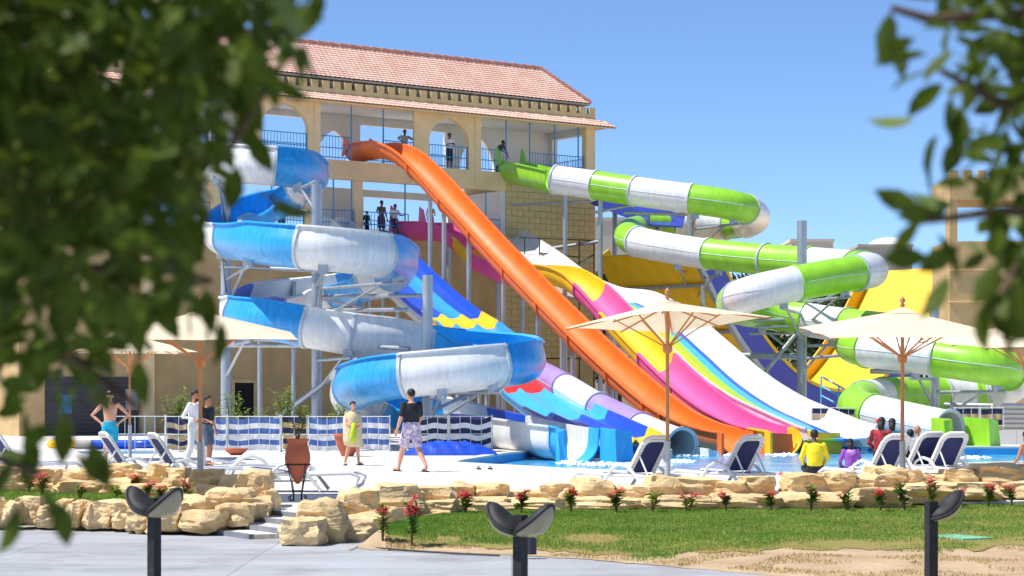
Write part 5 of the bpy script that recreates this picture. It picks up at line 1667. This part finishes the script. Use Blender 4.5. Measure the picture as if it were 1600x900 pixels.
def person(label, loc, face, J_over=None, height=1.75, skin=None, shirt=None, shorts=None, sleeves=.5, legs_=.5, hair='short', vox=.013, fat=1.0, shoes=None, hat=None, scarf=None, look=0.0, dress=None):
    skin = skin or SK_M
    J = {k: Vector(v) for k, v in STAND.items()}
    for k, v in (J_over or {}).items(): J[k] = Vector(v)
    sc_ = height / 1.75
    t = thing('person', label, 'person', loc, face - math.pi / 2)
    b = MB()
    torso(b, J, fat=fat)
    f2 = 1 + (fat - 1) * .6
    for s in 'lr':
        limb(b, [J[s + 'sh'], J[s + 'sh'].lerp(J[s + 'el'], .4), J[s + 'el'], J[s + 'el'].lerp(J[s + 'wr'], .35), J[s + 'wr']], [.052 * f2, .047 * f2, .037 * f2, .037 * f2, .024])
        hand(b, J[s + 'wr'], J[s + 'el'], side=1 if s == 'l' else -1)
        limb(b, [J[s + 'hip'], J[s + 'hip'].lerp(J[s + 'kn'], .4), J[s + 'kn'], J[s + 'kn'].lerp(J[s + 'an'], .3), J[s + 'an']], [.088 * f2, .078 * f2, .052 * f2, .055 * f2, .034])
        heel = J[s + 'an'] + (J[s + 'an'] - J[s + 'toe']).normalized() * .03 - Vector((0, 0, .045))
        b.path([heel, J[s + 'an'].lerp(J[s + 'toe'], .45) - Vector((0, 0, .015)), J[s + 'toe']], [.032, .04, .03], 8); b.ell(J[s + 'toe'], (.035, .035, .022), 8, 5)
    hc = J['head']; fwd = Vector((math.sin(look), math.cos(look), 0)); rt = Vector((math.cos(look), -math.sin(look), 0))
    b.path([J['neck'] - Vector((0, 0, .03)), J['neck'].lerp(hc, .5)], [.056, .05], 10)
    RH = Matrix.Rotation(-look, 3, 'Z')
    b.ell(hc + Vector((0, 0, .025)), (.074, .092, .098), 14, 10, RH); b.ell(hc + fwd * .035 - Vector((0, 0, .055)), (.052, .058, .062), 12, 8, RH)
    b.ell(hc + fwd * .098 - Vector((0, 0, .015)), (.014, .018, .024), 8, 6, RH)
    for s in (-1, 1): b.ell(hc + rt * .077 * s - Vector((0, 0, .01)), (.012, .02, .03), 8, 6, RH)
    body = remesh(b, vox, 2, skin, 'body', t)
    parts = [body]
    face_o = MB()
    for s in (-1, 1): face_o.ell(hc + fwd * .085 + rt * .032 * s + Vector((0, 0, .018)), (.012, .008, .007), 8, 6)
    parts.append(face_o.build('eyes', M_hair, body, smooth='all'))
    mo = MB(); mo.ell(hc + fwd * .092 - Vector((0, 0, .06)), (.024, .008, .007), 8, 6, RH); parts.append(mo.build('mouth', mat('lips', (150, 80, 74), .5), body, smooth='all'))
    if hair:
        h = MB(); h.ell(hc + Vector((0, 0, .045)) - fwd * .012, (.086, .102, .098), 16, 10, RH)
        h.v = [v if (v - hc).dot(fwd) < .035 or v.z > hc.z + .075 else v - fwd * .06 - Vector((0, 0, 0)) for v in h.v]
        h.v = [Vector((v.x, v.y, max(v.z, hc.z - (.02 if (v - hc).dot(fwd) > 0 else .05)))) for v in h.v]
        if hair == 'long':
            h.path([hc - fwd * .05 + Vector((0, 0, .03)), hc - fwd * .08 - Vector((0, 0, .1)), hc - fwd * .09 - Vector((0, 0, .24))], [.08, .075, .04], 10)
        if hair == 'beard':
            h.ell(hc + fwd * .05 - Vector((0, 0, .085)), (.05, .052, .04), 10, 6, RH)
        parts.append(h.build('hair', M_hair, body, smooth='all'))
    if hat:
        h = MB(); h.ell(hc + Vector((0, 0, .07)), (.092, .108, .075), 16, 8, RH); h.box(hc + fwd * .13 + Vector((0, 0, .06)), (.14, .1, .012), mtx=RH); c_ = h.build('cap', hat, t, smooth=True)
        lg = MB(); lg.ell(hc + fwd * .1 + Vector((0, 0, .095)), (.028, .012, .02), 8, 6, RH); lg.build('cap_badge', M_white, c_)
    if scarf:
        h = MB(); h.ell(hc + Vector((0, 0, .01)) - fwd * .018, (.098, .108, .125), 16, 10, RH); h.path([hc - Vector((0, 0, .08)) - fwd * .02, J['neck'] - Vector((0, 0, .03)), J['neck'].lerp(J['chest'], .6) - fwd * .02], [.085, .1, .15], 12); remesh(h, vox, 2, scarf, 'head_scarf', t)
    if shirt:
        c = MB(); torso(c, J, .016, .28 if shorts else .1, .93, fat)
        for s in 'lr':
            a, e_, w = J[s + 'sh'], J[s + 'el'], J[s + 'wr']
            if sleeves <= .5: limb(c, [a, a.lerp(e_, sleeves * 2 * .9)], [.066 * f2, .060 * f2])
            else: limb(c, [a, e_, e_.lerp(w, (sleeves - .5) * 2 * .92)], [.066 * f2, .052 * f2, .042])
        remesh(c, vox, 2, shirt, 'shirt', t)
    if shorts:
        c = MB(); torso(c, J, .018, 0.02, .34, fat)
        for s in 'lr':
            a, k_, n_ = J[s + 'hip'], J[s + 'kn'], J[s + 'an']
            if legs_ <= .5: limb(c, [a, a.lerp(k_, legs_ * 2)], [.105 * f2, .098 * f2])
            else: limb(c, [a, k_, k_.lerp(n_, (legs_ - .5) * 2)], [.104 * f2, .074 * f2, .062])
        remesh(c, vox, 2, shorts, 'trousers' if legs_ > .5 else 'shorts', t)
    if dress:
        c = MB(); side = Vector((1, 0, 0)); n = 18
        for i, (z, rx, ry, dx) in enumerate(dress[1]):
            for k in range(n):
                a = 2 * math.pi * k / n; w = 1 + .09 * math.sin(a * 5 + i * .7)
                c.v.append(Vector((dx + rx * w * math.cos(a), ry * w * math.sin(a), z)))
        for i in range(len(dress[1]) - 1):
            for k in range(n):
                k2 = (k + 1) % n; c.f.append((i * n + k, i * n + k2, (i + 1) * n + k2, (i + 1) * n + k))
        c.build(dress[2], dress[0], t, smooth='all')
    if shoes:
        for s in 'lr':
            c = MB(); d = (J[s + 'toe'] - J[s + 'an']); d.z = 0; d.normalize(); q = Vector((d.y, -d.x, 0)); a = J[s + 'an'] - d * .07; zz = J[s + 'toe'].z - .034
            c.extrude([Vector((p.x, p.y, zz)) for p in (a + q * .035, a + d * .2 + q * .048, a + d * .29, a + d * .2 - q * .048, a - q * .035)], (0, 0, .022))
            sh = c.build('sandal', shoes, t)
            c = MB(); m_ = J[s + 'an'].lerp(J[s + 'toe'], .6); c.path([Vector((m_.x, m_.y, zz + .02)) + q * .05, Vector((m_.x, m_.y, zz + .085)), Vector((m_.x, m_.y, zz + .02)) - q * .05], .012, 5); c.build('strap', shoes, sh)
    t.scale = (sc_, sc_, sc_)
    return t
def wp(x, y, D): 
    p = P(x, y, D); return p
M_whiteshirt = mat('white_cotton', (236, 236, 238), .85, .04, 6, bump=.3, bscale=14)
M_whitepants = mat('pale_linen', (214, 214, 212), .85, .05, 6, bump=.3, bscale=12)
M_blackpolo = mat('black_cotton', (32, 36, 44), .85, .2, 6)
M_floral = mat('purple_floral', (238, 232, 240), .8, .1, 16, rgb2=(118, 74, 148))
M_towel = mat('cream_towel', (226, 208, 164), .95, .08, 5, bump=.6, bscale=60)
M_turq = mat('turquoise_shorts', (28, 168, 206), .8, .1, 8)
M_yel = mat('yellow_shirt', (240, 218, 40), .8, .06, 6, bump=.2, bscale=14)
M_purp = mat('purple_hoodie', (150, 84, 186), .85, .12, 6)
M_lilacs = mat('lilac_sleeve', (196, 140, 214), .85, .1, 6)
M_greyshort = mat('slate_shorts', (84, 96, 112), .85, .1, 6)
M_pinkcloth = mat('pink_shorts', (206, 60, 110), .8, .1, 6)
M_plum = mat('plum_shorts', (96, 52, 82), .85, .1, 6)
M_greycloth = mat('grey_cloth', (170, 168, 168), .85, .08, 6)
M_blackred = mat('black_red_top', (40, 30, 34), .85, .1, 14, rgb2=(206, 52, 60))
M_tealc = mat('teal_cloth', (40, 110, 130), .85, .1, 6)
M_limet = mat('lime_towel', (186, 210, 40), .9, .08, 6)

person('man in black polo and purple floral shorts striding away across the deck', G(643, 737), math.radians(122),
       dict(lkn=(-.10, .20, .5), lan=(-.11, .36, .085), ltoe=(-.13, .52, .035), rkn=(.11, -.08, .5), ran=(.14, -.38, .13), rtoe=(.15, -.24, .04), lwr=(-.30, .08, .90), lel=(-.27, -.02, 1.14), rel=(.25, .05, 1.15), rwr=(.24, .18, .95)),
       1.80, SK_L, M_blackpolo, M_floral, sleeves=.42, legs_=.38, fat=1.2, shoes=M_hose, look=math.radians(-8))
J_towel = dict(lkn=(-.12, .05, .5), lan=(-.17, .02, .085), ltoe=(-.22, .16, .035), rkn=(.13, .02, .5), ran=(.2, -.06, .085), rtoe=(.24, .08, .035), lel=(-.2, .12, 1.15), lwr=(-.08, .27, 1.12), rel=(.22, .1, 1.14), rwr=(.1, .28, 1.08))
pb = person('boy wrapped in a cream towel walking and holding a lime cloth', G(551, 727), math.radians(-62), J_towel, 1.52, SK_L, None, M_greyshort, legs_=.3, shoes=M_hose,
       dress=(M_towel, [(1.47, .09, .1, 0), (1.42, .21, .14, 0), (1.3, .26, .19, 0), (1.1, .27, .22, 0), (.9, .26, .2, -.01), (.72, .27, .2, -.02), (.56, .27, .19, -.04), (.5, .2, .16, -.1)], 'towel'))
m = MB(); m.path([(.1, .33, 1.16), (.13, .36, 1.0), (.15, .36, .8), (.14, .35, .64)], [.05, .075, .085, .06], 10); m.build('lime_cloth', M_limet, pb, smooth='all')
person('bearded man in white shirt and pale trousers walking under a parasol', G(303, 731), math.radians(-20),
       dict(lkn=(-.10, .14, .5), lan=(-.11, .20, .085), ltoe=(-.12, .36, .035), rkn=(.10, -.02, .5), ran=(.10, -.16, .085), rtoe=(.11, 0, .035), lel=(-.27, -.1, 1.15), lwr=(-.2, .14, 1.07), rel=(.27, -.12, 1.16), rwr=(.2, .12, 1.08)),
       1.78, SK_M, M_whiteshirt, M_whitepants, sleeves=.95, legs_=1.0, hair='beard', shoes=M_hose, look=math.radians(10))
person('person in dark top and slate shorts half hidden behind the parasol pole', G(309, 731) + Vector((0, 1.5, 0)), math.radians(-30),
       dict(rkn=(.10, .12, .5), ran=(.11, .1, .085), rtoe=(.12, .26, .035), rel=(.24, .06, 1.16), rwr=(.22, .26, 1.1)), 1.66, SK_M, M_blackpolo, M_greyshort, legs_=.4, shoes=M_hose)
person('bare-chested man in turquoise shorts and black cap, hands on hips', G(172, 729), math.radians(-88),
       dict(lel=(-.42, -.06, 1.18), lwr=(-.2, .02, 1.0), rel=(.42, -.06, 1.18), rwr=(.2, .02, 1.0)), 1.78, SK_L, None, M_turq, legs_=.36, hat=mat('black_cap', (22, 22, 24), .7))
SIT = dict(pelvis=(0, 0, .11), waist=(0, -.04, .24), chest=(0, -.01, .46), neck=(0, .02, .64), head=(0, .06, .79), lsh=(-.18, 0, .59), rsh=(.18, 0, .59), lhip=(-.09, .02, .1), rhip=(.09, .02, .1),
           lkn=(-.13, .44, .12), rkn=(.13, .44, .12), lan=(-.13, .48, -.3), ran=(.13, .48, -.3), ltoe=(-.13, .63, -.34), rtoe=(.13, .63, -.34), lel=(-.27, .02, .34), rel=(.27, .02, .34), lwr=(-.2, .24, .2), rwr=(.2, .24, .2))
def pool_sit(x): # just inside the near pool edge
    return G(x, 740.6)
person('person in yellow long-sleeved top sitting on the pool edge, back turned', pool_sit(1273), math.radians(90), SIT, 1.78, SK_D, M_yel, M_blackpolo, sleeves=1.0, legs_=.5, fat=1.06)
kid = person('child in purple hoodie sitting on the pool edge, back turned', pool_sit(1329), math.radians(95), SIT, 1.42, SK_M, M_purp, M_greyshort, sleeves=1.0, hair='long')
m = MB(); m.path([(-.1, -.06, .6), (0, -.13, .55), (.1, -.06, .6)], [.05, .075, .05], 10); m.build('hood', M_lilacs, kid, smooth='all')
SEAT = {k: (v[0], v[1], v[2] + .3) for k, v in SIT.items()}
SEAT.update(lkn=(-.12, .44, .40), rkn=(.12, .44, .40), lan=(-.12, .5, .08), ran=(.12, .5, .08), ltoe=(-.12, .65, .035), rtoe=(.12, .65, .035))
pw = person('person with red flower in black hair and red striped top sitting by the lounger', G(1377, 737.5) + Vector((0, 0, 0)), math.radians(70), SEAT, 1.7, SK_D, M_blackred, M_blackpolo, sleeves=.9, legs_=1.0, hair='long')
m = MB(); m.ell((-.08, -.02, 1.14), (.045, .035, .045), 10, 6); m.build('hair_flower', M_red, pw, smooth='all')
person('person in teal sitting just right of the flower-haired one', G(1394, 736.5), math.radians(80), SEAT, 1.66, SK_D, M_tealc, M_blackpolo, sleeves=.9, legs_=1.0, hair='long')
person('dark-haired person low behind the loungers, right of the parasol pole', G(1423, 733), math.radians(85), SIT, 1.7, SK_M, M_blackpolo, M_greyshort)
person('man with close-cropped hair sitting behind the second lounger', G(1434, 733.5), math.radians(85), {k: (v[0], v[1], v[2] + .06) for k, v in SIT.items()}, 1.78, SK_M, M_greycloth, M_greyshort, hair=None, fat=1.1)
person('bare-armed sunbather cut off at the right picture edge', G(1607, 741), math.radians(120), SIT, 1.75, SK_M, None, M_greyshort)
# people on the tower
def on_tower(x, v, z): return BW(U(x, v), v, z)
away = BR - math.pi / 2
person('person in white on the top balcony leaning beside the orange slide', on_tower(632, .6, F2), away, dict(lel=(-.42, .1, 1.3), lwr=(-.34, .34, 1.12), rel=(.42, .1, 1.3), rwr=(.34, .34, 1.12)), 1.74, SK_D, M_greycloth, M_greycloth, legs_=1, vox=.022)
person('lifeguard in white top and dark shorts under the right balcony arch', on_tower(702, .6, F2), away, dict(lel=(-.26, .1, 1.2), lwr=(-.08, .3, 1.22), rel=(.26, .1, 1.2), rwr=(.08, .3, 1.22)), 1.76, SK_D, M_whiteshirt, M_blackpolo, sleeves=.5, legs_=.5, vox=.022)
person('person in grey bending to the start of the green tube slide', on_tower(778, .7, F2), BR, dict(chest=(0, .14, 1.28), neck=(0, .24, 1.42), head=(0, .33, 1.54), lsh=(-.18, .2, 1.38), rsh=(.18, .2, 1.38), lel=(-.2, .42, 1.2), lwr=(-.16, .62, 1.05), rel=(.22, .35, 1.14), rwr=(.2, .45, .9)), 1.74, SK_D, mat('charcoal_cloth', (70, 74, 88), .85), M_greyshort, legs_=1, vox=.022)
person('small child behind the middle balcony railing', on_tower(573, .5, F1 + .05), away, None, 1.2, SK_D, M_blackpolo, M_blackpolo, vox=.022)
person('bare-chested man in plum shorts on the middle balcony', on_tower(596, .6, F1 + .05), away, dict(rel=(.3, .06, 1.2), rwr=(.36, .26, 1.15)), 1.74, SK_D, None, M_plum, legs_=.5, vox=.022)
person('youth in white shirt and black shorts on the middle balcony', on_tower(617, .7, F1 + .05), away, dict(lel=(-.28, .08, 1.18), lwr=(-.34, .24, 1.18)), 1.62, SK_D, M_whiteshirt, M_blackpolo, sleeves=.4, legs_=.4, vox=.022)
person('bare-chested person in pink shorts at the start of the pink slide', on_tower(673, .5, F1 + .05) + Vector((0, 0, .25)), away, dict(lel=(-.24, .08, 1.14), lwr=(-.1, .24, 1.08)), 1.5, SK_M, None, M_pinkcloth, legs_=.4, vox=.022)
person('bare-chested youth with raised arm on the balcony above the blue spiral', on_tower(440, .6, F1 + .05), away, dict(lel=(-.36, .02, 1.55), lwr=(-.12, .05, 1.72), rel=(.3, .1, 1.2), rwr=(.42, .2, 1.3)), 1.7, SK_D, None, M_greyshort, vox=.022)

# ------------------------------------------------------------------ near trees framing the view
def leaf_mesh(name, m):
    mb = MB()
    v = [(0, 0, 0), (-.17, .22, .05), (0, .22, 0), (.17, .22, .05), (-.25, .52, .05), (0, .52, -.01), (.25, .52, .05), (-.17, .8, .02), (0, .8, -.05), (.17, .8, .02), (0, 1.06, -.12)]
    mb.add(v, [(0, 2, 1), (0, 3, 2), (1, 2, 5, 4), (2, 3, 6, 5), (4, 5, 8, 7), (5, 6, 9, 8), (7, 8, 10), (8, 9, 10)])
    me = bpy.data.meshes.new(name); me.from_pydata([tuple(p) for p in mb.v], [], mb.f); me.materials.append(m)
    me.polygons.foreach_set('use_smooth', [True] * len(me.polygons))
    return me, mb
LM, LMB = leaf_mesh('leaf', M_fleaf)
LM2, _ = leaf_mesh('leaf_pale', M_fleaf2)
def in_poly(x, y, poly):
    c = False; n = len(poly)
    for i in range(n):
        x0, y0 = poly[i]; x1, y1 = poly[(i + 1) % n]
        if (y0 > y) != (y1 > y) and x < (x1 - x0) * (y - y0) / (y1 - y0) + x0: c = not c
    return c
def near_tree(label, base, trunk_pts, poly, n, dmin, dmax, extra, seed, limbs, singles, dens=None, size=(.038, .072)):
    rnd = random.Random(seed)
    t = thing('near_tree', label, 'tree', base)
    B = Vector(base)
    m = MB(); m.path([Vector(p) - B for p in trunk_pts], [.11, .095, .08, .05], 10); m.build('trunk', M_bark, t, smooth=True)
    cand = []
    for k in range(n):
        for _ in range(60):
            x = rnd.uniform(min(p[0] for p in poly), max(p[0] for p in poly)); y = rnd.uniform(min(p[1] for p in poly), max(p[1] for p in poly))
            if in_poly(x, y, poly) and (dens is None or rnd.random() < dens(x, y)): break
        cand.append((P(x, y, rnd.uniform(dmin, dmax)), x, y, None))
    for (x, y, D, ang) in singles:
        cand.append((P(x, y, D), x, y, ang))
    for k in range(extra[0]):
        q = Vector((rnd.gauss(extra[1][0], extra[2][0]), rnd.gauss(extra[1][1], extra[2][1]), rnd.gauss(extra[1][2], extra[2][2])))
        if q.y < .9 or q.z < .4: continue
        sx = 800 + q.x / q.y * FPX; sy = HY - (q.z - CH) / q.y * FPX
        if -40 < sy < 940 and -40 < sx < 1640: continue       # crown out of view only: the visible part is laid out above
        if -220 < sy < 1100 and 330 < sx < 1480: continue
        cand.append((q, -999, -999, None))
    # twigs reaching into the visible foliage
    for lp in limbs:
        mb = MB(); pts = [Vector(p) - B for p in lp]; mb.path(pts, [.009 * (1 - .8 * i / (len(pts) - 1)) + .003 for i in range(len(pts))], 7); mb.build('branch', M_bark, t, smooth=True)
    rest = MB(); made = 0
    order = sorted(range(len(cand)), key=lambda i: (cand[i][1] < -900, -(cand[i][1] + rnd.uniform(-160, 160)) * (1 if base[0] < 0 else -1)))
    for i in order:
        p, x, y, ang = cand[i]
        L = rnd.uniform(*size)
        d = Vector((rnd.gauss(0, .7), rnd.gauss(0, .7), rnd.gauss(-.45, .6))).normalized()
        if ang is not None:
            a = math.radians(ang); d = Vector((math.cos(a), rnd.uniform(-.3, .3), -math.sin(a))).normalized(); L = .064
        q = d.to_track_quat('Y', 'Z') @ Quaternion((0, 1, 0), rnd.uniform(-1.4, 1.4) + (0 if ang is None else 1.2))
        if x > -900 and made < 295:
            o = bpy.data.objects.new('leaf', LM2 if rnd.random() < .16 else LM); col.objects.link(o); o.parent = t
            o.location = p - B; o.rotation_mode = 'QUATERNION'; o.rotation_quaternion = q; o.scale = (L, L, L); made += 1
        else:
            rest.add([p - B + q @ (v * L) for v in LMB.v], LMB.f)
    if rest.v:
        stuff(rest.build('foliage', M_fleaf, t, fix=False, smooth='all'))
    return t
PL = [(-260, -260), (520, -260), (488, 20), (478, 62), (440, 90), (405, 130), (390, 165), (365, 200), (335, 240), (325, 300), (312, 330), (300, 400), (285, 440), (318, 480), (262, 500), (250, 560), (205, 600), (170, 560), (150, 640), (90, 640), (60, 700), (0, 760), (-260, 760)]
def densL(x, y):
    e = 1.0
    if y > 330: e = max(.10, 1 - (y - 330) / 330)
    if y > 560 and x > 110: e *= .3
    if x > 300: e *= max(.35, 1 - (x - 300) / 240)
    return e
sL = [(463, 60, 2.9, -60), (478, 70, 2.9, 75), (420, 120, 3, 30), (388, 205, 3, 60), (372, 260, 3, 100), (395, 300, 3, 20), (420, 318, 3.1, 15), (335, 470, 2.9, 100), (345, 500, 3, 95), (322, 450, 2.9, 80), (215, 560, 2.8, 80), (120, 705, 2.7, 50), (140, 690, 2.7, 70),
      (68, 760, 2.7, 60), (85, 780, 2.7, 75), (30, 790, 2.7, 110), (20, 720, 2.7, 120), (100, 650, 2.8, 95), (60, 690, 2.8, 110), (40, 640, 2.8, 80)]
near_tree('dark leafy tree close to the camera covering the left of the view', (-1.9, 3.1, PZ), [(-1.9, 3.1, PZ), (-1.85, 3.1, .8), (-1.7, 3.15, 1.7), (-1.3, 3.2, 2.6)], PL, 3300, 2.5, 3.7, (2600, (-1.5, 3.0, 2.5), (.6, .6, .45)), 21,
          [[(-1.75, 3.1, 1.5), P(-100, 300, 3.2), P(200, 260, 3.1), P(360, 230, 3.0), P(440, 100, 3.0)], [(-1.8, 3.1, 1.2), P(-100, 560, 3.0), P(120, 560, 2.9), P(220, 640, 2.85)], [(-1.6, 3.1, 1.9), P(0, 100, 3.2), P(250, 60, 3.1), P(470, 50, 3.0)], [(-1.8, 3.1, 1.3), P(0, 420, 3.1), P(250, 420, 3.0), P(330, 440, 2.95)], [(-1.8, 3.1, 1.1), P(-50, 700, 2.8), P(60, 740, 2.75)]], sL, densL)
PR = [(1880, -260), (1440, -260), (1440, 20), (1470, 60), (1490, 110), (1540, 150), (1520, 240), (1500, 280), (1545, 330), (1530, 400), (1560, 470), (1590, 520), (1880, 540)]
def densR(x, y): return min(1.0, .08 + (max(0, (x - 1430)) / 170) ** 1.6)
sR = [(1392, 18, 2.8, 100), (1388, 50, 2.8, 70), (1430, 60, 2.8, 150), (1450, 85, 2.8, 170), (1462, 108, 2.8, 160), (1475, 130, 2.9, 140), (1492, 140, 2.8, 100), (1500, 170, 2.8, 95), (1478, 160, 2.9, 60), (1430, 185, 2.9, 175), (1465, 210, 2.8, 110), (1455, 240, 2.8, 95), (1440, 325, 2.8, 200), (1480, 330, 2.8, 175), (1440, 345, 2.8, 130), (1465, 365, 2.8, 60),
      (1482, 430, 2.7, 120), (1540, 470, 2.7, 95), (1552, 490, 2.7, 70), (1560, 455, 2.7, 110), (1545, 500, 2.7, 20), (1450, 400, 2.8, 175), (1500, 385, 2.8, 150), (1510, 210, 2.8, 120), (1530, 250, 2.8, 140), (1495, 320, 2.8, 190), (1560, 410, 2.7, 120), (1590, 440, 2.7, 90)]
near_tree('leafy branch close to the camera hanging in from the right', (1.75, 3.0, PZ), [(1.75, 3.0, PZ), (1.7, 3.0, .8), (1.55, 3.0, 1.7), (1.3, 3.0, 2.6)], PR, 1700, 2.7, 3.3, (1500, (1.4, 3.0, 2.5), (.4, .5, .4)), 22,
          [[(1.58, 3.0, 1.6), P(1700, 200, 2.9), P(1560, 160, 2.85), P(1470, 110, 2.8)], [(1.6, 3.0, 1.5), P(1700, 330, 2.85), P(1560, 330, 2.8), P(1450, 345, 2.8)], [(1.62, 3.0, 1.4), P(1700, 400, 2.8), P(1590, 420, 2.75), P(1545, 490, 2.7)], [(1.5, 3.0, 1.9), P(1600, 20, 2.9), P(1450, 30, 2.8), P(1392, 12, 2.8)]], sR, densR, size=(.032, .06))
